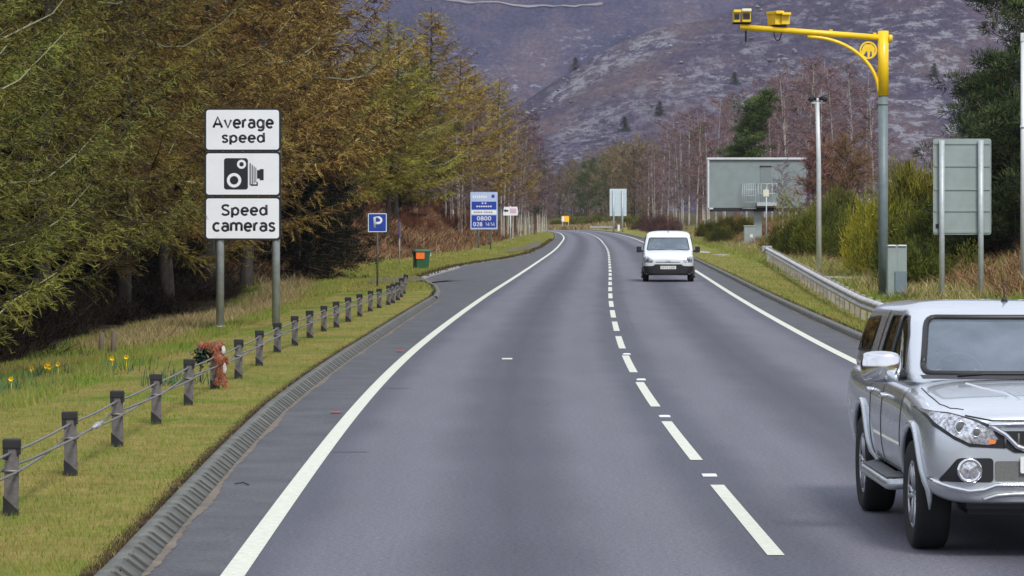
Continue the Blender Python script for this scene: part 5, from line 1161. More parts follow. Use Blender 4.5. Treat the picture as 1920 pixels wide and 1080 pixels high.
# --- guard rail on the right verge
root = empty('guard_rail', (0, 0, 0), 0, 'long steel guard rail curving along the right verge', 'guard rail')
ys = np.concatenate([np.arange(44, 160, 1.2), [160]]); path = []
for yv in ys:
    x, yy, z = ground_r(yv, float(barrier_t(yv))); zt = np.interp(yv, [44, 79, 160], [.42, .45, .86]); f = np.clip((yv - 156) / 4, 0, 1); path.append((x - .0, yy, zt + .0 * f))
P = np.array(path); prof = [(-.0, 0), (-.045, -.035), (-.085, -.06), (-.085, -.10), (-.045, -.125), (-.0, -.155), (-.045, -.185), (-.085, -.21), (-.085, -.25), (-.045, -.275), (0, -.31)]
V = np.vstack([np.stack([P[:, 0] + a, P[:, 1] + a * .05, P[:, 2] + b], 1) for a, b in prof]); n = len(P); F = []
for j in range(len(prof) - 1):
    i = np.arange(n - 1); F.append(np.stack([j * n + i, j * n + i + 1, (j + 1) * n + i + 1, (j + 1) * n + i], 1))
M_RAIL = pmat('galvanised_rail', (.52, .52, .53), .5, .3, var=.3, scale=2.5)
be = np_mesh('beam', V, np.vstack(F), M_RAIL, root, smooth=True); sol = be.modifiers.new('s', 'SOLIDIFY'); sol.thickness = .008
MT = pmat('rail_post_steel', (.30, .28, .24), .8, .15, var=.35, scale=6)
for j in range(0, n, 2):
    x, yy, zt = P[j]
    if yy > 158: continue
    m = MB(); m.box((x + .10, yy, zt - .36), (.11, .14, .74), bev=.006); m.box((x + .03, yy, zt - .16), (.07, .12, .22)); m.build('rail_post', MT, root)
x, yy, zt = P[-1]; m = MB(); m.tube([(x - .12, yy + .15, zt - .155), (x + .04, yy + .3, zt - .155), (x + .22, yy + .18, zt - .155)], .15, 10); m.box((x + .12, yy, zt - .4), (.22, .2, .8), bev=.01); m.box((x + .02, yy - .02, zt - .1), (.5, .3, .3), bev=.04); m.build('end_piece', M_GALV, root)
# concrete pads on the verge
for i, (px, D, w, l, lb) in enumerate([(1600, 120, 2.2, 5.0, 'pale gravel pad behind the guard rail near the camera pole'), (1313, 205, 1.2, 12, 'pale concrete pad on the verge behind the van'), (1352, 188, .9, 4, 'small bare patch of pale concrete on the right verge')]):
    x = gx(px, D); m = MB(); n = 14; z = max(zat(x - w / 2, D), zat(x + w / 2, D), zat(x, D)) + .02; pts = [(x + w / 2 * math.cos(a) * rnd.uniform(.8, 1.1), D + l / 2 * math.sin(a) * rnd.uniform(.8, 1.1)) for a in np.linspace(0, 2 * math.pi, n, endpoint=False)]; m.prism(pts, z - .3, z, 'xy'); tag(m.build('verge_pad', M_CONC, None), kind='structure')
# dark footways on the left verge: by the bin and beyond the lay-by
M_PATH = pmat('gravel_path', (.10, .085, .085), .9, var=.35, scale=2)
def pathstrip(pts, w, nm):
    P = np.array([(gx(px, d), d) for px, d in pts]); n = 40; t = np.linspace(0, len(P) - 1, n); x = np.interp(t, range(len(P)), P[:, 0]); y = np.interp(t, range(len(P)), P[:, 1]); dx, dy = np.gradient(x), np.gradient(y); l = np.hypot(dx, dy); nx, ny = -dy / l, dx / l
    W = np.interp(t, range(len(P)), w); V = []
    for f in (-1, -.5, 0, .5, 1): V += [(a + c * f * q / 2, b + e * f * q / 2, zat(a + c * f * q / 2, b + e * f * q / 2) + .045) for a, b, c, e, q in zip(x, y, nx, ny, W)]
    i = np.arange(n - 1); F = np.vstack([np.stack([j * n + i, (j + 1) * n + i, (j + 1) * n + i + 1, j * n + i + 1], 1) for j in range(4)]); tag(np_mesh(nm, V, F, M_PATH), kind='structure')
pathstrip([(812, 121), (775, 120), (748, 116), (728, 111)], (3, 3, 2.2, 1.2), 'footway')
pathstrip([(948, 203), (978, 222), (1000, 250), (1008, 285)], (.6, 1.1, 1.1, .5), 'far_footway')
# road studs
M_RED = pmat('red_reflector', (.55, .03, .08), .4); M_STUD = pmat('white_reflector', (.7, .72, .72), .4)
def stud(x, y, lab, mat, grp):
    r0 = empty('road_stud', (x, y, .004), 0, lab, 'road stud', grp); m = MB(); m.box((0, 0, .006), (.13, .2, .014), bev=.004); m.build('stud_base', M_FPOST if mat is M_RED else M_WHITE, r0); m = MB(); m.box((0, -.05, .017), (.10, .04, .012), bev=.003); m.build('reflector', mat, r0)
for i, (px, py) in enumerate([(1330, 893), (1246, 782), (1202, 713), (1175, 665)]):
    d = CAMH * FPX / (py - HOR); stud(gx(px, d), d, f'{["nearest", "second", "third", "fourth"][i]} white road stud in the gap of the centre line', M_STUD, 'white road studs')
for i, (px, py) in enumerate([(630, 775), (750, 660)]):
    d = CAMH * FPX / (py - HOR); stud(gx(px, d), d, ['nearer red stud beside the left edge line', 'farther red stud beside the left edge line'][i], M_RED, 'red road studs')
# twig lying on the hard strip
d = 29.; m = MB(); m.tube([(gx(440, d), d, .01), (gx(455, d), d + .1, .012), (gx(468, d), d - .1, .01)], .006, 5); tag(m.build('twig', M_BARK, None), 'small twig lying on the hard strip near the left kerb', 'twig')
# ---------------------------------------------------------------- vehicles
def carpaint(name, c, metal=.55, rough=.28):
    m, ns, ls, p = nodes(name); n = noise(ns, ls, 3.5, 5); n2 = noise(ns, ls, 900, 1)
    tcx = ns.new('ShaderNodeTexCoord'); sp = ns.new('ShaderNodeSeparateXYZ'); ls.new(tcx.outputs['Object'], sp.inputs[0])
    # road film: a real dirt line that fades out above the sills
    a = N(ns, 'ShaderNodeMath', operation='MULTIPLY_ADD'); a.inputs[1].default_value = .5; a.inputs[2].default_value = -.25; ls.new(n.outputs[0], a.inputs[0])
    b = N(ns, 'ShaderNodeMath', operation='ADD'); ls.new(sp.outputs[2], b.inputs[0]); ls.new(a.outputs[0], b.inputs[1])
    r = N(ns, 'ShaderNodeMapRange'); r.inputs[1].default_value = .35; r.inputs[2].default_value = .95; r.inputs[3].default_value = .45; r.inputs[4].default_value = 0; ls.new(b.outputs[0], r.inputs[0])
    base = mixc(ns, ls, r.outputs[0], c, (.17, .15, .13)); ls.new(base, p.inputs['Base Color'])
    rr_ = N(ns, 'ShaderNodeMapRange'); rr_.inputs[3].default_value = rough; rr_.inputs[4].default_value = .6; ls.new(r.outputs[0], rr_.inputs[0]); ls.new(rr_.outputs[0], p.inputs['Roughness'])
    p.inputs['Metallic'].default_value = metal; p.inputs['Coat Weight'].default_value = .8; p.inputs['Coat Roughness'].default_value = .04; return m
M_SILVER = carpaint('silver_paint', (.63, .68, .73), .58, .24); M_VWHITE = carpaint('white_van_paint', (.72, .78, .84), 0, .35)
M_CHROME = pmat('chrome', (.82, .83, .85), .08, 1.0, var=.03); M_TRIM = pmat('black_trim', (.014, .014, .016), .45, var=.2); M_DGREY = pmat('grey_plastic', (.10, .105, .11), .5, var=.2)
M_TYRE = pmat('tyre_rubber', (.009, .009, .009), .85, var=.4, scale=20, bmp=.3); M_ALLOY = pmat('alloy', (.5, .52, .54), .3, .8, var=.2, scale=12)
def glassm(name, c, rough=.03, spec=.5, coat=1):
    m, ns, ls, p = nodes(name); n = noise(ns, ls, 1.7, 3); r = ramp(ns, ls, n.outputs[0], [(.35, tuple(q * .7 for q in c)), (.65, c)]); ls.new(r.outputs[0], p.inputs['Base Color'])
    p.inputs['Roughness'].default_value = rough; p.inputs['Specular IOR Level'].default_value = spec; p.inputs['Coat Weight'].default_value = coat; p.inputs['Coat Roughness'].default_value = .02; p.inputs['Coat IOR'].default_value = 1.6; return m
M_WIND = glassm('windscreen_glass', (.13, .18, .235), .12, .9); M_SIDEG = glassm('side_glass', (.012, .013, .014), .03, .5, .3)
M_LENS = pmat('headlamp_lens', (.78, .8, .85), .1, .75, scale=38, coat=1, dirt=(.10, .105, .12)); M_AMB = pmat('amber_lens', (.75, .22, .04), .2, coat=1); M_PLATE = pmat('white_number_plate', (.72, .73, .70), .4, var=.05)

def baked(name, V, F, mat, parent, lv=2, sharp=False):
    me = bpy.data.meshes.new(name); me.from_pydata([tuple(v) for v in V], [], F); bm = bmesh.new(); bm.from_mesh(me)
    bmesh.ops.remove_doubles(bm, verts=bm.verts[:], dist=1e-5); bmesh.ops.recalc_face_normals(bm, faces=bm.faces[:]); bm.to_mesh(me); bm.free()
    o = bpy.data.objects.new(name, me); col.objects.link(o)
    if lv: s = o.modifiers.new('s', 'SUBSURF'); s.levels = lv; s.render_levels = lv
    dg = bpy.context.evaluated_depsgraph_get(); m2 = bpy.data.meshes.new_from_object(o.evaluated_get(dg)); bpy.data.objects.remove(o); m2.name = name
    o = bpy.data.objects.new(name, m2); col.objects.link(o); o.parent = parent; m2.materials.clear(); m2.materials.append(mat); m2.polygons.foreach_set('use_smooth', [True] * len(m2.polygons)); return o
def loft(sts):
    """sts: list of half sections [(x,z)..] with y; mirrored; returns V,F closed"""
    V, F = [], []; n = None
    for y, half in sts:
        ring = [(x, y, z) for x, z in half] + [(-x, y, z) for x, z in half[-2:0:-1]]; n = len(ring); V += ring
    m = len(sts)
    for i in range(m - 1):
        for k in range(n): F.append((i * n + k, i * n + (k + 1) % n, (i + 1) * n + (k + 1) % n, (i + 1) * n + k))
    h = len(sts[0][1])
    for b, fl in ((0, True), ((m - 1) * n, False)):   # caps as quads between mirrored halves
        for k in range(h - 1):
            a0, a1 = k, k + 1; c0, c1 = (n - k) % n, n - k - 1
            q = [b + a0, b + a1, b + c1, b + c0]; q2 = []
            for v in q:
                if v not in q2: q2.append(v)
            if len(q2) > 2: F.append(tuple(q2))
    return V, F
def slices(levels, plan):
    """stack plan rings by z; plan(params)->half ring of (x,y) front to rear"""
    V, F = [], []; n = None
    for lv in levels:
        half = plan(*lv[1:]); ring = [(x, y, lv[0]) for x, y in half] + [(-x, y, lv[0]) for x, y in half[-2:0:-1]]; n = len(ring); V += ring
    m = len(levels); h = (n + 2) // 2
    for i in range(m - 1):
        for k in range(n): F.append((i * n + k, i * n + (k + 1) % n, (i + 1) * n + (k + 1) % n, (i + 1) * n + k))
    for b in (0, (m - 1) * n):
        for k in range(h - 1):
            q = [b + k, b + k + 1, b + n - k - 1, b + (n - k) % n]; q2 = []
            for v in q:
                if v not in q2: q2.append(v)
            if len(q2) > 2: F.append(tuple(q2))
    return V, F
def tree_of(objs):
    V, F = [], []; b = 0
    for o in objs:
        V += [v.co.copy() for v in o.data.vertices]; F += [[b + i for i in p.vertices] for p in o.data.polygons]; b = len(V)
    return BVHTree.FromPolygons(V, F)
def proj(bvh, axis, u, v, sgn=1, off=.003):
    """axis 'y': shoot from the front at (x=u, z=v); 'x': from the side sgn at (y=u, z=v)"""
    if axis == 'y': o, d = Vector((u, -3, v)), Vector((0, 1, 0))
    elif axis == 'x': o, d = Vector((3 * sgn, u, v)), Vector((-sgn, 0, 0))
    else: o, d = Vector((u, v, 4)), Vector((0, 0, -1))
    loc, nr, _, _ = bvh.ray_cast(o, d)
    if loc is None: return None
    return loc + (nr if nr.dot(d) < 0 else -nr) * off
def panel(name, bvh, poly, mat, parent, axis='y', sgn=1, off=.004, thick=.0, step=.05, smooth=True):
    bm = bmesh.new(); vs = [bm.verts.new((a, b, 0)) for a, b in poly]; bm.faces.new(vs)
    lo = [min(p[i] for p in poly) for i in (0, 1)]; hi = [max(p[i] for p in poly) for i in (0, 1)]
    for ax in (0, 1):
        c = lo[ax] + step
        while c < hi[ax]:
            co = [0, 0, 0]; co[ax] = c; no = [0, 0, 0]; no[ax] = 1
            bmesh.ops.bisect_plane(bm, geom=bm.verts[:] + bm.edges[:] + bm.faces[:], plane_co=co, plane_no=no); c += step
    last = None; bad = []
    for v in bm.verts:
        p = proj(bvh, axis, v.co.x, v.co.y, sgn, off + thick)
        if p is None: bad.append(v)
        else: v.co = p
    if bad: bmesh.ops.delete(bm, geom=bad, context='VERTS')
    if thick:
        d = {'y': Vector((0, 1, 0)), 'x': Vector((-sgn, 0, 0)), 'z': Vector((0, 0, -1))}[axis]
        r_ = bmesh.ops.extrude_face_region(bm, geom=bm.faces[:]); 
        for v in [g for g in r_['geom'] if isinstance(g, bmesh.types.BMVert)]: v.co += d * (thick + off)
    bmesh.ops.recalc_face_normals(bm, faces=bm.faces[:])
    me = bpy.data.meshes.new(name); bm.to_mesh(me); bm.free(); me.materials.append(mat)
    if not thick:
        # outward orientation
        me.polygons.foreach_set('use_smooth', [True] * len(me.polygons))
        want = {'y': Vector((0, -1, 0)), 'x': Vector((sgn, 0, 0)), 'z': Vector((0, 0, 1))}[axis]
        s_ = sum((p.normal.dot(want) for p in me.polygons))
        if s_ < 0: me.flip_normals()
    o = bpy.data.objects.new(name, me); col.objects.link(o); o.parent = parent; return o
def seam(bvh, pts, axis, sgn, r=.004, n=14, off=.0):
    out = []
    for (a, b), (c, d) in zip(pts[:-1], pts[1:]):
        for k in range(n):
            f = k / n; p = proj(bvh, axis, a + (c - a) * f, b + (d - b) * f, sgn, off)
            if p: out.append(p)
    m = MB(); m.tube(out, r, 5) if len(out) > 1 else None; return m
def rounded(poly, r=.05, n=4):
    out = []; m = len(poly)
    for i in range(m):
        p, a, b = Vector(poly[i]), Vector(poly[i - 1]), Vector(poly[(i + 1) % m]); d1 = (a - p); d2 = (b - p); q = min(r, d1.length * .45, d2.length * .45); p1 = p + d1.normalized() * q; p2 = p + d2.normalized() * q
        for k in range(n + 1):
            t = k / n; out.append(tuple((1 - t) ** 2 * p1 + 2 * t * (1 - t) * p + t * t * p2))
    return out
def cut_with(o, c):
    """subtract object c from o, its faces keep the cutter's material"""
    bm = bmesh.new(); bm.from_mesh(c.data); bmesh.ops.remove_doubles(bm, verts=bm.verts[:], dist=1e-4); bmesh.ops.recalc_face_normals(bm, faces=bm.faces[:]); bm.to_mesh(c.data); bm.free()
    par = o.parent; o.parent = None; b = o.modifiers.new('b', 'BOOLEAN'); b.operation = 'DIFFERENCE'; b.solver = 'EXACT'; b.object = c
    try: b.material_mode = 'TRANSFER'
    except Exception: pass
    dg = bpy.context.evaluated_depsgraph_get(); m2 = bpy.data.meshes.new_from_object(o.evaluated_get(dg)); o.modifiers.remove(b); o.data = m2; m2.name = o.name; o.parent = par; return o
def cut_arches(o, wheels, rad, wmin, wmax):
    for (y, z) in wheels:
        for s_ in (-1, 1):
            m = MB(); prof = [(0, wmin * s_), (rad, wmin * s_), (rad, wmax * s_), (0, wmax * s_)]; m.lathe(prof, 40, 'x', (0, y, z), smooth=False); c = m.build('cut', M_TRIM); cut_with(o, c); bpy.data.objects.remove(c)
    return o
def see_through(name, tint, base, fac, rough=.04):
    m, ns, ls, p = nodes(name); p.inputs['Base Color'].default_value = (*base, 1); p.inputs['Roughness'].default_value = rough; p.inputs['Coat Weight'].default_value = 1; p.inputs['Coat Roughness'].default_value = .02; p.inputs['Specular IOR Level'].default_value = .8
    t = ns.new('ShaderNodeBsdfTransparent'); t.inputs[0].default_value = (*tint, 1); mx_ = ns.new('ShaderNodeMixShader')
    lw = ns.new('ShaderNodeLayerWeight'); lw.inputs[0].default_value = .35; n = noise(ns, ls, 1.3, 4); mr_ = N(ns, 'ShaderNodeMapRange'); mr_.inputs[1].default_value = .3; mr_.inputs[2].default_value = .7; mr_.inputs[3].default_value = fac - .14; mr_.inputs[4].default_value = fac + .14; ls.new(n.outputs[0], mr_.inputs[0])
    ad = N(ns, 'ShaderNodeMath', operation='MULTIPLY_ADD'); ad.use_clamp = True; ad.inputs[1].default_value = .5; ls.new(lw.outputs['Fresnel'], ad.inputs[0]); ls.new(mr_.outputs[0], ad.inputs[2]); ls.new(ad.outputs[0], mx_.inputs[0])
    ls.new(t.outputs[0], mx_.inputs[1]); ls.new(p.outputs[0], mx_.inputs[2]); ls.new(mx_.outputs[0], ns['Material Output'].inputs['Surface']); return m
M_WT = see_through('windscreen_painted_sheen', (.86, .92, .94), (.22, .28, .35), .5); M_ST = see_through('side_glass_tinted', (.6, .63, .63), (.01, .011, .012), .35, .02)  # windscreen: pale base and uneven opacity paint in the sky reflection
M_SKIN = pmat('skin', (.5, .3, .22), .6, var=.1); M_CLOTH = pmat('dark_fabric', (.07, .085, .13), .9, var=.3, scale=20); M_HAIR = pmat('brown_hair', (.05, .03, .02), .8); M_SEAT = pmat('seat_fabric', (.075, .075, .08), .9, var=.2)
def driver(parent_loc, rz, x, y, z, lab):
    """seated person, hands on the wheel; x y z is the hip point in the vehicle"""
    r = empty('person', parent_loc, rz, lab, 'person')
    P = lambda a, b, c: (x + a, y + b, z + c)
    ch = [[(P(0, 0, 0), (.15, .11)), (P(0, .03, .17), (.13, .1)), (P(0, .07, .34), (.16, .105)), (P(0, .06, .46), (.13, .08)), (P(0, .045, .53), .055), (P(0, .03, .59), .055), (P(0, .0, .645), (.075, .085)), (P(0, .0, .71), (.08, .098)), (P(0, .01, .77), (.06, .075))], [6, (P(0, -.085, .66), .018), (P(0, -.105, .655), .012)]]
    for s_ in (-1, 1):
        b0 = sum(len([q for q in c if not isinstance(q, int)]) for c in ch)
        ch.append([3, (P(.17 * s_, .06, .44), .06), (P(.24 * s_, -.08, .27), .045), (P(.22 * s_, -.26, .30), .035), (P(.17 * s_, -.38, .36), .028), (P(.165 * s_, -.43, .385), (.036, .02))])
        for k in range(4): ch.append([b0 + 4, (P((.15 + .012 * k) * s_, -.475, .395 + .018 * (k - 1.5)), .0095), (P((.135 + .012 * k) * s_, -.49, .37 + .016 * (k - 1.5)), .0085)])
        ch.append([b0 + 4, (P(.14 * s_, -.44, .41), .011), (P(.125 * s_, -.465, .415), .009)])
        ch.append([0, (P(.1 * s_, -.05, -.01), .095), (P(.15 * s_, -.42, .07), .07), (P(.14 * s_, -.62, -.25), .045), (P(.14 * s_, -.72, -.32), .04)])
    body = skinned('body', ch, M_SKIN, r, 2)
    cl = [[(P(0, 0, 0), (.165, .125)), (P(0, .03, .17), (.145, .115)), (P(0, .07, .34), (.175, .12)), (P(0, .06, .46), (.14, .092)), (P(0, .05, .5), .075)]]
    for s_ in (-1, 1):
        cl.append([3, (P(.17 * s_, .06, .44), .072), (P(.24 * s_, -.08, .27), .057), (P(.22 * s_, -.26, .30), .046), (P(.18 * s_, -.36, .35), .04)])
        cl.append([0, (P(.1 * s_, -.05, -.01), .108), (P(.15 * s_, -.42, .07), .082), (P(.14 * s_, -.62, -.22), .056)])
    skinned('clothing', cl, M_CLOTH, r, 2)
    m = MB(); c = Vector(P(0, .022, .725))
    bm = bmesh.new(); bmesh.ops.create_uvsphere(bm, u_segments=20, v_segments=12, radius=1)
    for v in bm.verts: v.co = Vector((v.co.x * .098, v.co.y * .112, v.co.z * .105)) * (1.0 if v.co.z > -.1 and (v.co.y > -.55 or v.co.z > .55) else .8) + c
    me = bpy.data.meshes.new('hair'); bm.to_mesh(me); bm.free(); me.materials.append(M_HAIR); me.polygons.foreach_set('use_smooth', [True] * len(me.polygons)); o = bpy.data.objects.new('hair', me); col.objects.link(o); o.parent = r
    for s_ in (-1, 1): m = MB(); m.lathe([(0, -.008), (.012, -.004), (.013, .008)], 10, 'y', P(.032 * s_, -.088, .69)); m.build('eye', M_TRIM, r)
    m = MB(); m.box(P(0, -.082, .622), (.045, .012, .008)); m.build('mouth', pmat('lips', (.35, .12, .1), .6), r)
    return r
def cab_interior(veh, hull_parts, levels, glass_poly, side_polys, xd, yd, zd, wheel_r=.19):
    c = baked('cut', *slices(levels, planring), M_SEAT, None, 1)
    for h in hull_parts: cut_with(h, c)
    bpy.data.objects.remove(c)
    m = MB(); m.prism(glass_poly, .5, yd - .2); c = m.build('cut', M_TRIM); [cut_with(h, c) for h in hull_parts[:1]]; bpy.data.objects.remove(c)
    for poly in side_polys:
        m = MB(); m.prism(poly, -1.3, 1.3, 'yz'); c = m.build('cut', M_TRIM); cut_with(hull_parts[0], c); bpy.data.objects.remove(c)
    for s_ in (-1, 1):
        m = MB(); xx = abs(xd) * s_
        m.box((xx, yd - .03, zd - .16), (.5, .5, .14), bev=.04); m.box((xx, yd + .24, zd + .18), (.48, .13, .62), bev=.05, M=Matrix.Rotation(-.18, 3, 'X')); m.box((xx, yd + .29, zd + .57), (.25, .09, .17), bev=.03); m.build('seat', M_SEAT, veh)
    m = MB(); n = 26; c0 = Vector((xd, yd - .5, zd + .36)); M_ = Matrix.Rotation(R(-24), 3, 'X')
    ring = [c0 + M_ @ Vector((wheel_r * math.cos(2 * math.pi * i / n), 0, wheel_r * math.sin(2 * math.pi * i / n))) for i in range(n + 1)]; m.tube(ring, .015, 8, cap=False)
    for a in (0, 180, 270): m.tube([c0, c0 + M_ @ Vector((wheel_r * math.cos(R(a)), 0, wheel_r * math.sin(R(a))))], .014, 6)
    m.tube([c0 + Vector((0, -.16, -.08)), c0], [.04, .05], 10); m.build('steering_wheel', M_TRIM, veh)
    m = MB(); m.box((0, yd - .74, zd + .16), (1.38, .3, .34), bev=.06); m.build('dashboard', M_DGREY, veh)
    m = MB(); m.box((0, yd - .36, zd + .70), (.24, .03, .07), bev=.01); m.build('rear_view_mirror', M_TRIM, veh)
def add_edge_split(o, a=35):
    me = o.data; me.polygons.foreach_set('use_smooth', [True] * len(me.polygons))
    try: me.set_sharp_from_angle(angle=R(a))
    except Exception: pass
def wheel(parent, x, y, r, w, sgn, rimr, spokes=6, steer=0, rimmat=None, cover=False):
    root = bpy.data.objects.new('wheel', None); bpy.data.objects.remove(root)
    m = MB(); h = w / 2; m.lathe([(rimr, -h * .8), (r * .9, -h), (r * .975, -h * .85), (r, -h * .5), (r, h * .5), (r * .975, h * .85), (r * .9, h), (rimr, h * .8), (rimr * .97, h * .3), (rimr * .97, -h * .3), (rimr, -h * .8)], 48, 'x')
    ty = m.build('wheel', M_TYRE, parent); ty.location = (x, y, r); ty.rotation_euler = (0, 0, steer)
    s = sgn; mb_ = MB(); mb_.lathe([(rimr * .925, s * h * .80), (rimr * .9, s * h * .5), (rimr * .9, -s * h * .2)], 48, 'x'); mb_.build('rim_barrel', M_TRIM, ty); m = MB(); m.lathe([(rimr * 1.01, s * h * .82), (rimr * .95, s * h * .86), (rimr * .92, s * h * .78)], 48, 'x')
    m.lathe([(.0, s * h * .72), (.05, s * h * .72), (.06, s * h * .6), (.075, s * h * .3)], 24, 'x')
    for i in range(spokes):
        for dd in ((-.13, .13) if not cover else (0,)):
            a = 2 * math.pi * i / spokes + dd; b = 2 * math.pi * i / spokes + dd * 1.25; c1 = (s * h * .62, .045 * math.cos(a), .045 * math.sin(a)); c2 = (s * h * .74, rimr * .93 * math.cos(b), rimr * .93 * math.sin(b)); m.tube([c1, c2], [.024, .019] if not cover else [.06, .09], 6)
    m.build('rim', rimmat or M_ALLOY, ty); m = MB(); m.lathe([(0, s * h * .1), (rimr * .88, s * h * .1)], 24, 'x'); m.build('brake_disc', M_TRIM, ty, fixn=False); return ty

# ---------------- silver pickup with canopy
D0 = 22.6; PX = gx(2001, D0 + .2)
pk = empty('pickup_truck', (3.72, D0, 0), R(.6), 'silver double cab pickup with hard canopy driving towards the camera at the right edge', 'pickup')
def S(y, w, zb, zs, zt, tuck=.96):
    return (y, [(0, zb), (w * .6, zb), (w * .90, zb + .01), (w * tuck, zb + .07), (w * .995, zb + .22), (w, (zb + zs) * .52), (w * .985, zs - .10), (w * .95, zs - .02), (w * .86, zs + (zt - zs) * .45), (w * .62, zt - (zt - zs) * .15), (w * .3, zt), (0, zt + .005)])
body = baked('body', *loft([S(.0, .60, .40, .90, .96), S(.03, .70, .39, .93, 1.0), S(.12, .80, .37, .965, 1.045), S(.30, .865, .38, 1.0, 1.085), S(.6, .885, .40, 1.03, 1.115), S(1.0, .89, .42, 1.06, 1.15), S(1.35, .89, .42, 1.09, 1.18), S(1.75, .89, .42, 1.10, 1.18), S(2.6, .89, .42, 1.11, 1.18), S(3.4, .89, .42, 1.12, 1.18), S(4.4, .89, .44, 1.12, 1.17), S(5.0, .88, .46, 1.12, 1.16), S(5.2, .86, .50, 1.11, 1.15), S(5.22, .84, .5, 1.10, 1.14)]), M_SILVER, pk)
WH = [(.88, .385), (3.88, .385)]
cut_arches(body, WH, .47, .52, 1.2); add_edge_split(body, 40)
def planring(yf, yr, w, bow=.12, rear=.03):
    return [(0, yf), (w * .35, yf + bow * .12), (w * .65, yf + bow * .5), (w * .86, yf + bow * 1.05), (w * .965, yf + bow * 1.8), (w, yf + bow * 3.4), (w * 1.005, (yf + yr) / 2 - .3), (w * 1.005, (yf + yr) / 2 + .6), (w, yr - .35), (w * .98, yr - .1), (w * .85, yr - .01), (w * .4, yr), (0, yr)]
cabin = baked('cabin', *slices([(1.08, 1.33, 5.16, .835), (1.17, 1.36, 5.16, .825), (1.2, 1.40, 5.16, .82), (1.40, 1.76, 5.12, .775), (1.57, 2.09, 5.05, .725), (1.64, 2.24, 5.0, .70), (1.695, 2.38, 4.93, .66), (1.73, 2.7, 4.8, .50), (1.738, 3.1, 4.6, .2)], planring), M_SILVER, pk)
for v in cabin.data.vertices:
    if v.co.z > 1.2: v.co.z -= max(0, v.co.y - 2.3) * .028 * (v.co.z - 1.15) / .6 + (.008 if v.co.z > 1.6 else 0)
bv = tree_of([body, cabin]); bvc = tree_of([cabin]); bvb = tree_of([body])
# windscreen: black border then glass
wo = rounded([(-.735, 1.185), (.735, 1.185), (.60, 1.585), (-.60, 1.585)], .07); wi = rounded([(-.715, 1.205), (.715, 1.205), (.595, 1.59), (-.595, 1.59)], .07)
panel('windscreen', bvc, wi, M_WT, pk, off=-.004)
def gasket(bv_, poly, axis, sg, r, par, off=.0, nm='gasket'):
    m = MB(); q = []
    for (a, b), (c, d) in zip(poly, poly[1:] + poly[:1]):
        kk = max(1, int(math.hypot(c - a, d - b) / .04)); q += [(a + (c - a) * i / kk, b + (d - b) * i / kk) for i in range(kk)]
    pts = [proj(bv_, axis, a, b, sg, off) for a, b in q]; pts = [p for p in pts if p]; m.tube(pts + [pts[0]], r, 6); m.build(nm, M_TRIM, par)
gasket(bvc, wi, 'y', 1, .024, pk)
SP1 = rounded([(1.82, 1.215), (2.60, 1.215), (2.60, 1.60), (2.42, 1.59), (2.15, 1.46)], .045); SP2 = rounded([(2.72, 1.215), (3.27, 1.215), (3.18, 1.58), (2.72, 1.59)], .045)
wp = [proj(bvc, 'y', a, b, 1, .02) for a, b in ((.62, 1.2), (.35, 1.205), (.05, 1.215), (-.1, 1.2))]
m = MB(); m.tube([(-.50, 1.28, 1.2), (-.3, 1.28, 1.215), (0.05, 1.27, 1.215), (.15, 1.27, 1.195)], .012, 6); m.tube([(.0, 1.27, 1.215), (.3, 1.27, 1.215), (.58, 1.30, 1.2)], .012, 6); m.build('wiper', M_TRIM, pk)
pl = [(-.75, 1.30), (-.4, 1.255), (0, 1.245), (.4, 1.255), (.75, 1.30)]
m = MB(); 
for (a, b), (c, d) in zip(pl[:-1], pl[1:]): m.add([(a, b - .02, 1.178), (c, d - .02, 1.178), (c, d + .14, 1.20), (a, b + .14, 1.20)], [(0, 1, 2, 3)])
m.build('scuttle', M_TRIM, pk)
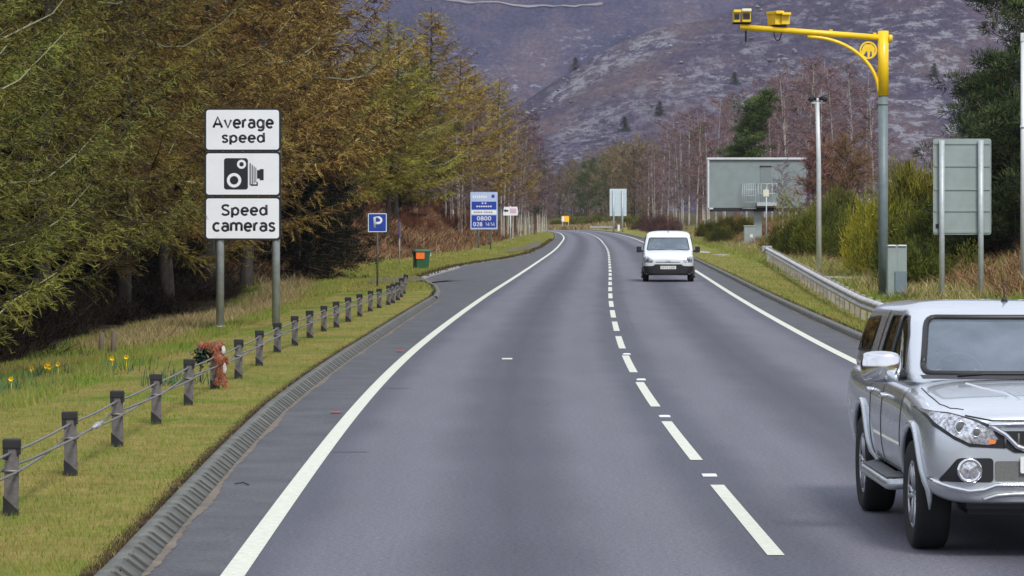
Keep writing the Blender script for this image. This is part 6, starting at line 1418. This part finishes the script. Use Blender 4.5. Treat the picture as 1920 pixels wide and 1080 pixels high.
for sg in (-1, 1):
    def side(poly, mat, nm, off=.004, par=pk, r=.045, th=0): return panel(nm, bvc, rounded(poly, r), mat, par, 'x', sg, off, th)
    for sp_ in (SP1, SP2): panel('door_window', bvc, sp_, M_ST, pk, 'x', sg, -.004); gasket(bvc, sp_, 'x', sg, .011, pk)
    w3 = side([(3.95, 1.26), (4.98, 1.24), (4.80, 1.51), (3.88, 1.56)], M_TRIM, 'canopy_window', .004, r=.09); side([(3.98, 1.28), (4.94, 1.26), (4.77, 1.49), (3.91, 1.54)], M_SIDEG, 'glass', .008, w3, r=.08)
    m = seam(bvc, [(3.52, 1.17), (3.46, 1.64)], 'x', sg, .008); m.build('canopy_joint', M_TRIM, pk)
    for pts in ([(1.55, .5), (1.52, 1.14)], [(2.65, .48), (2.65, 1.14)], [(3.32, .5), (3.36, .9), (3.46, 1.14)], [(1.55, .5), (3.32, .5)]):
        seam(bvb, pts, 'x', sg, .005).build('door_seam', M_TRIM, pk)
    seam(bvb, [(1.5, 1.155), (3.5, 1.155)], 'x', sg, .010, off=.002).build('waist_trim', M_CHROME, pk)
    for hy in (2.42, 3.28):
        p = proj(bvb, 'x', hy, 1.0, sg, .0); m = MB(); m.tube([p + Vector((-.01 * sg, -.1, 0)), p + Vector((.035 * sg, -.08, .003)), p + Vector((.04 * sg, .06, .003)), p + Vector((-.01 * sg, .09, 0))], .017, 8); m.build('door_handle', M_CHROME, pk)
    # flared arches
    for (wy, wz) in WH:
        pts = []; 
        for a in np.linspace(R(-8), R(188), 26):
            yy, zz = wy + .495 * math.cos(a), wz + .495 * math.sin(a)
            p = proj(bvb, 'x', wy + .53 * math.cos(a), max(.45, wz + .53 * math.sin(a)), sg, 0); xx = p.x if p else .88 * sg
            if abs(xx) < .8: xx = .84 * sg
            pts.append((xx + .008 * sg, yy, zz))
        m = MB(); m.tube(pts, [.006, .018] + [.027] * (len(pts) - 4) + [.018, .006], 8); fl = m.build('wheel_arch', M_SILVER, pk)
    m = MB(); m.tube([(sg * .80, 1.42, .42), (sg * .93, 1.50, .40), (sg * .955, 1.62, .395), (sg * .955, 3.1, .395), (sg * .93, 3.22, .40), (sg * .80, 3.3, .42)], .04, 12)
    sb_ = m.build('side_step', M_ALLOY, pk); m = MB(); m.box((sg * .9, 2.36, .435), (.14, 1.5, .03), bev=.008); m.build('tread', M_DGREY, sb_)
    # mirror
    m = MB(); M_ = Matrix.Rotation(sg * .12, 3, 'Z'); cx, cy, cz = sg * 1.0, 1.72, 1.245
    bm = bmesh.new(); bmesh.ops.create_cube(bm, size=1); bmesh.ops.subdivide_edges(bm, edges=bm.edges[:], cuts=3, use_grid_fill=True)
    for v in bm.verts:
        c = v.co.copy(); q_ = c.normalized() * .62; v.co = c.lerp(q_, .42); v.co = M_ @ Vector((v.co.x * .28, v.co.y * .17, v.co.z * .22)); v.co.y -= (.03 if v.co.y < 0 else 0) * (1 - abs(c.x)); v.co += Vector((cx, cy, cz))
    me = bpy.data.meshes.new('mirror'); bm.to_mesh(me); bm.free(); me.materials.append(M_CHROME); me.polygons.foreach_set('use_smooth', [True] * len(me.polygons)); mo = bpy.data.objects.new('mirror', me); col.objects.link(mo); mo.parent = pk; sm = mo.modifiers.new('s', 'SUBSURF'); sm.levels = sm.render_levels = 1
    m = MB(); m.tube([(sg * .82, 1.74, 1.19), (sg * .90, 1.73, 1.175), (sg * .97, 1.74, 1.19)], [.045, .035, .04], 8); m.box((cx, cy + .045, cz - .01), (.21, .05, .15), bev=.02); m.build('mirror_arm', M_TRIM, mo)
    m = MB(); m.box((cx, cy + .072, cz), (.17, .004, .12)); m.build('mirror_glass', M_CHROME, mo)
    # headlamp
    hp = [(sg * a, b) for a, b in [(.845, .995), (.80, .925), (.70, .85), (.60, .80), (.46, .79), (.41, .83), (.45, .895), (.56, .945), (.70, .985)]]
    dk = [(sg * a, b) for a, b in [(.86, 1.0), (.82, .905), (.70, .822), (.60, .775), (.36, .765), (.33, .83), (.42, .91), (.55, .96), (.72, 1.0)]]
    h0 = panel('headlamp', bv, dk, M_TRIM, pk, off=.004, step=.03); panel('lens', bv, hp, M_LENS, h0, off=.010, step=.03)
    for hx, hz, hr in ((.655, .905, .045), (.555, .875, .034)):
        p = proj(bv, 'y', sg * hx, hz, 1, .012); m = MB(); m.lathe([(hr, .01), (hr * .95, -.006), (hr * .8, -.004), (hr * .75, .005)], 20, 'y', p); m.build('lamp_ring', M_CHROME, h0)
        m = MB(); m.lathe([(0, -.004), (hr * .72, 0)], 20, 'y', p); m.build('projector', M_DGREY, h0, fixn=False)
    panel('indicator', bv, rounded([(sg * .475, .797), (sg * .43, .797), (sg * .42, .822), (sg * .475, .832)], .01), M_AMB, h0, off=.014, step=.03)
    # fog lamp pocket
    pp = panel('fog_lamp_pocket', bvb, rounded([(sg * .80, .535), (sg * .68, .70), (sg * .44, .70), (sg * .44, .535)], .03), M_TRIM, pk, off=.004, step=.03)
    p = proj(bvb, 'y', sg * .60, .615, 1, .01); m = MB(); m.lathe([(.085, .03), (.085, -.012), (.068, -.014), (.062, .0)], 28, 'y', p); m.build('fog_lamp_ring', M_CHROME, pp); m = MB(); m.lathe([(0, -.006), (.062, .0)], 24, 'y', p); m.build('fog_lamp_glass', M_LENS, pp, fixn=False)
    # lower chrome lip
    m = seam(bvb, [(sg * a, b) for a, b in [(.0, .515), (.2, .515), (.42, .515), (.50, .485), (.60, .475), (.72, .50), (.85, .545)]], 'y', 1, .019, 8, off=.008); m.build('chrome_lip', M_CHROME, pk)
    m = seam(bvb, [(sg * a, b) for a, b in [(.0, .455), (.3, .455), (.42, .445), (.52, .415)]], 'y', 1, .018, 8, off=.008); m.build('skid_bar', M_ALLOY, pk)
    seam(bv, [(sg * .62, .17), (sg * .70, .26), (sg * .745, .45), (sg * .76, .9), (sg * .76, 1.3)], 'z', 1, .005).build('bonnet_gap', M_TRIM, pk)
    seam(bv, [(sg * .22, .3), (sg * .26, .6), (sg * .38, .9), (sg * .46, 1.2)], 'z', 1, .026, off=-.017).build('bonnet_rib', M_SILVER, pk)
# hood front edge, grille, emblem-free bars, plate, bumper intake
g = panel('grille', bv, rounded([(-.46, .885), (.46, .885), (.40, .80), (.30, .735), (-.30, .735), (-.40, .80)], .02), M_TRIM, pk, off=.006, step=.03)
for gx_ in (-.36, -.27, -.18, -.09, 0, .09, .18, .27, .36):
    pts = [proj(bv, 'y', gx_, z, 1, .012) for z in (.87, .82, .78)]; m = MB(); m.tube(pts, .008, 6); m.build('grille_bar', M_DGREY, g)
for s_ in (-1, 1):
    for pts in ([(.47, .925), (.30, .93), (.0, .935)], [(.47, .925), (.36, .86), (.28, .78), (.22, .76), (.0, .755)]):
        seam(bv, [(s_ * a, b) for a, b in pts], 'y', 1, .021, 8, off=.010).build('grille_surround', M_CHROME, g)
seam(bv, [(-.62, .985), (-.45, .955), (0, .955), (.45, .955), (.62, .985)], 'y', 1, .007).build('bonnet_gap', M_TRIM, pk)
panel('lower_intake', bvb, rounded([(-.43, .545), (.43, .545), (.43, .68), (-.43, .68)], .02), pmat('intake_mesh', (.13, .135, .13), .7, var=.3, scale=90), pk, off=.005, step=.04)
m = MB(); p = proj(bvb, 'y', 0, .655, 1, .02); m.prism(rrect(.52, .112, .01, 3, 0, .655), p.y - .008, p.y + .01); np_ = m.build('number_plate', M_PLATE, pk)
t_ = ftext('OY16 KVN', .47, .075, M_BLACK, np_, (0, p.y - .0095, .655), name='plate_number')
m = MB(); pts = [proj(bvc, 'z', .05, yy, 1, -.002) for yy in (2.62,)]; p = pts[0]; m.tube([p, p + Vector((0, .0, .035))], [.03, .012], 10); m.tube([p + Vector((0, 0, .03)), p + Vector((0, .05, .17))], .006, 6); m.build('aerial', M_TRIM, pk)
m = MB(); m.box((0, 2.6, .36), (1.1, 4.3, .16)); m.box((0, .42, .40), (1.2, .5, .12)); m.tube([(-.78, .88, .385), (.78, .88, .385)], .05, 8); m.tube([(-.78, 3.88, .385), (.78, 3.88, .385)], .07, 8); m.box((0, 3.9, .4), (.3, .3, .26), bev=.08); m.build('chassis', M_TRIM, pk)
m = MB(); m.box((0, 5.27, .56), (1.6, .12, .2), bev=.03); m.build('rear_bumper', M_CHROME, pk)
for sg in (-1, 1):
    m = MB(); m.box((sg * .70, 5.21, .98), (.15, .06, .36), bev=.02); m.build('tail_lamp', M_RED, pk)
    for (wy, wz) in WH: wheel(pk, sg * .775, wy, .385, .25, sg, .235, 6, 0)
    for yy in (4.34,): m = MB(); m.box((sg * .80, yy, .42), (.16, .015, .2)); m.build('mudflap', M_RUBB, pk)

cab_interior(pk, [cabin, body], [(.62, 1.80, 3.38, .66), (1.08, 1.58, 3.42, .74), (1.20, 1.58, 3.42, .745), (1.45, 1.95, 3.42, .69), (1.58, 2.20, 3.40, .64), (1.65, 2.40, 3.3, .5)], wi, [SP1, SP2], -.37, 2.62, .79)
add_edge_split(cabin, 40); add_edge_split(body, 40)
driver(pk.location.copy(), R(.6), -.37, 2.62, .79, 'person in dark clothing at the wheel of the silver pickup, dim behind the windscreen')

# ---------------- white van
D1 = 118.2; VX = gx(1253, D1); van = empty('white_van', (VX, D1, 0), R(-2.6), 'small white panel van with dark lower bumper coming round the bend', 'van')
def S2(y, w, zb, zs, zt): return (y, [(0, zb), (w * .6, zb), (w * .9, zb + .01), (w * .97, zb + .08), (w, zb + .25), (w, (zb + zs) * .55), (w * .99, zs - .12), (w * .965, zs - .03), (w * .88, zs + (zt - zs) * .5), (w * .6, zt - .01), (w * .3, zt), (0, zt + .005)])
van.scale = (1.07, 1, 1)
vb = baked('body', *loft([S2(0, .55, .26, .74, .80), S2(.04, .70, .25, .80, .87), S2(.14, .79, .24, .87, .95), S2(.32, .84, .24, .94, 1.02), S2(.6, .855, .25, 1.0, 1.09), S2(.85, .86, .25, 1.06, 1.15), S2(1.3, .86, .25, 1.12, 1.2), S2(2.4, .86, .25, 1.14, 1.2), S2(3.6, .86, .26, 1.14, 1.2), S2(4.05, .85, .28, 1.12, 1.18), S2(4.1, .83, .30, 1.1, 1.16)]), M_VWHITE, van)
cut_arches(vb, [(.78, .31), (3.45, .31)], .365, .5, 1.2); add_edge_split(vb, 40)
vc = baked('cabin', *slices([(1.0, .66, 4.08, .845), (1.09, .72, 4.08, .84), (1.13, .78, 4.08, .838), (1.40, 1.12, 4.07, .80), (1.64, 1.44, 4.04, .75), (1.72, 1.60, 4.0, .715), (1.78, 1.85, 3.95, .62), (1.81, 2.2, 3.8, .4), (1.815, 2.6, 3.5, .2)], planring), M_VWHITE, van)
b2 = tree_of([vb, vc]); b2c = tree_of([vc]); b2b = tree_of([vb])
VSP = rounded([(1.32, 1.17), (2.15, 1.17), (2.15, 1.62), (1.68, 1.60)], .05); vwi = rounded([(-.72, 1.125), (.72, 1.125), (.635, 1.565), (-.635, 1.565)], .06); panel('windscreen', b2c, vwi, M_WT, van, off=-.004); gasket(b2c, vwi, 'y', 1, .014, van)
for a in ([(-.6, 1.115), (-.25, 1.135), (0, 1.12)], [(0.1, 1.115), (.4, 1.135), (.62, 1.12)]):
    m = MB(); m.tube([proj(b2c, 'y', x_, z_, 1, .02) for x_, z_ in a], .01, 5); m.build('wiper', M_TRIM, van)
panel('bumper', b2b, rounded([(-.83, .26), (.83, .26), (.84, .56), (.50, .57), (.44, .63), (-.44, .63), (-.50, .57), (-.84, .56)], .03), M_TRIM, van, off=.012, thick=.012, step=.05)
panel('lower_grille', b2b, rounded([(-.40, .32), (.40, .32), (.40, .42), (-.40, .42)], .02), M_RUBB, van, off=.03, step=.05)
seam(b2b, [(-.42, .705), (0, .70), (.42, .705)], 'y', 1, .012).build('grille_slot', M_TRIM, van)
m = MB(); p = proj(b2b, 'y', 0, .735, 1, .01); m.tube([p + Vector((-.07, 0, -.03)), p + Vector((0, 0, .0)), p + Vector((.07, 0, -.03))], .010, 5); m.tube([p + Vector((-.07, 0, 0)), p + Vector((0, 0, .03)), p + Vector((.07, 0, 0))], .010, 5); m.build('badge', M_CHROME, van)
p = proj(b2b, 'y', 0, .515, 1, .03); m = MB(); m.prism(rrect(.52, .112, .01, 3, 0, .515), p.y - .01, p.y + .03); npv = m.build('number_plate', M_PLATE, van); ftext('SV13 LDK', .46, .07, M_DGREY, npv, (0, p.y - .012, .515), name='plate_number')
m = MB(); p = proj(b2c, 'z', 0, 1.75, 1, 0); m.tube([p, p + Vector((0, .1, .1))], [.014, .006], 6); m.build('aerial', M_TRIM, van)
for sg in (-1, 1):
    h0 = panel('headlamp', b2, rounded([(sg * .80, .70), (sg * .80, .90), (sg * .66, .90), (sg * .50, .78), (sg * .52, .68)], .04), M_LENS, van, off=.006, step=.04)
    p = proj(b2, 'y', sg * .66, .78, 1, .014)
    if p: m = MB(); m.lathe([(0, -.008), (.05, -.006), (.06, .006)], 16, 'y', p); m.build('lamp_ring', M_DGREY, h0)
    m = MB(); m.box((sg * .98, 1.02, 1.15), (.17, .11, .22), bev=.035); m.tube([(sg * .84, 1.05, 1.1), (sg * .93, 1.03, 1.08)], .04, 8); m.build('mirror', M_TRIM, van)
    panel('door_window', b2c, VSP, M_ST, van, 'x', sg, -.004); gasket(b2c, VSP, 'x', sg, .012, van)
    for pts in ([(1.1, .5), (1.08, 1.1)], [(2.2, .4), (2.22, 1.1)], [(2.3, .42), (3.0, .42)]): seam(b2b, pts, 'x', sg, .005).build('door_seam', M_TRIM, van)
    p = proj(b2b, 'x', 2.05, .98, sg, .01); m = MB(); m.box(p, (.03, .16, .04), bev=.008); m.build('door_handle', M_TRIM, van)
    p0 = proj(b2b, 'x', 1.5, .62, sg, .01); m = MB(); m.box((p0.x, 2.15, .62), (.02, 1.7, .07), bev=.006); m.build('side_moulding', M_TRIM, van)
    for wy in (.78, 3.45): wheel(van, sg * .755, wy, .31, .19, sg, .19, 6, 0, M_DGREY, True)
    m = MB(); m.box((sg * .74, 4.1, 1.0), (.13, .05, .5), bev=.02); m.build('tail_lamp', M_RED, van)
m = MB(); m.box((0, 2.1, .30), (1.2, 3.4, .14)); m.tube([(-.72, .78, .31), (.72, .78, .31)], .04, 8); m.tube([(-.72, 3.45, .31), (.72, 3.45, .31)], .05, 8); m.build('chassis', M_TRIM, van)

cab_interior(van, [vc, vb], [(.50, 1.25, 2.6, .66), (1.04, 1.0, 2.65, .76), (1.14, 1.0, 2.65, .76), (1.40, 1.3, 2.65, .71), (1.62, 1.6, 2.6, .65), (1.70, 1.85, 2.5, .5)], vwi, [VSP], -.36, 2.02, .82)
add_edge_split(vc, 40); add_edge_split(vb, 40)
driver(van.location.copy(), R(-2.6), -.36, 2.02, .82, 'person at the wheel of the white van, dim behind the windscreen')

# ---------------------------------------------------------------- haze
def haze(dens):
    m = bpy.data.materials.new('haze_air'); m.use_nodes = True; ns, ls = m.node_tree.nodes, m.node_tree.links; ns.clear()
    v = ns.new('ShaderNodeVolumePrincipled'); v.inputs['Color'].default_value = (.78, .84, 1, 1); v.inputs['Density'].default_value = dens; v.inputs['Anisotropy'].default_value = .2
    o = ns.new('ShaderNodeOutputMaterial'); ls.new(v.outputs[0], o.inputs['Volume'])
    mb = MB(); mb.box((0, 1950, 194), (6900, 5400, 392)); b = mb.build('haze', m, None); b.display_type = 'WIRE'; tag(b, kind='stuff')
haze(.00006)
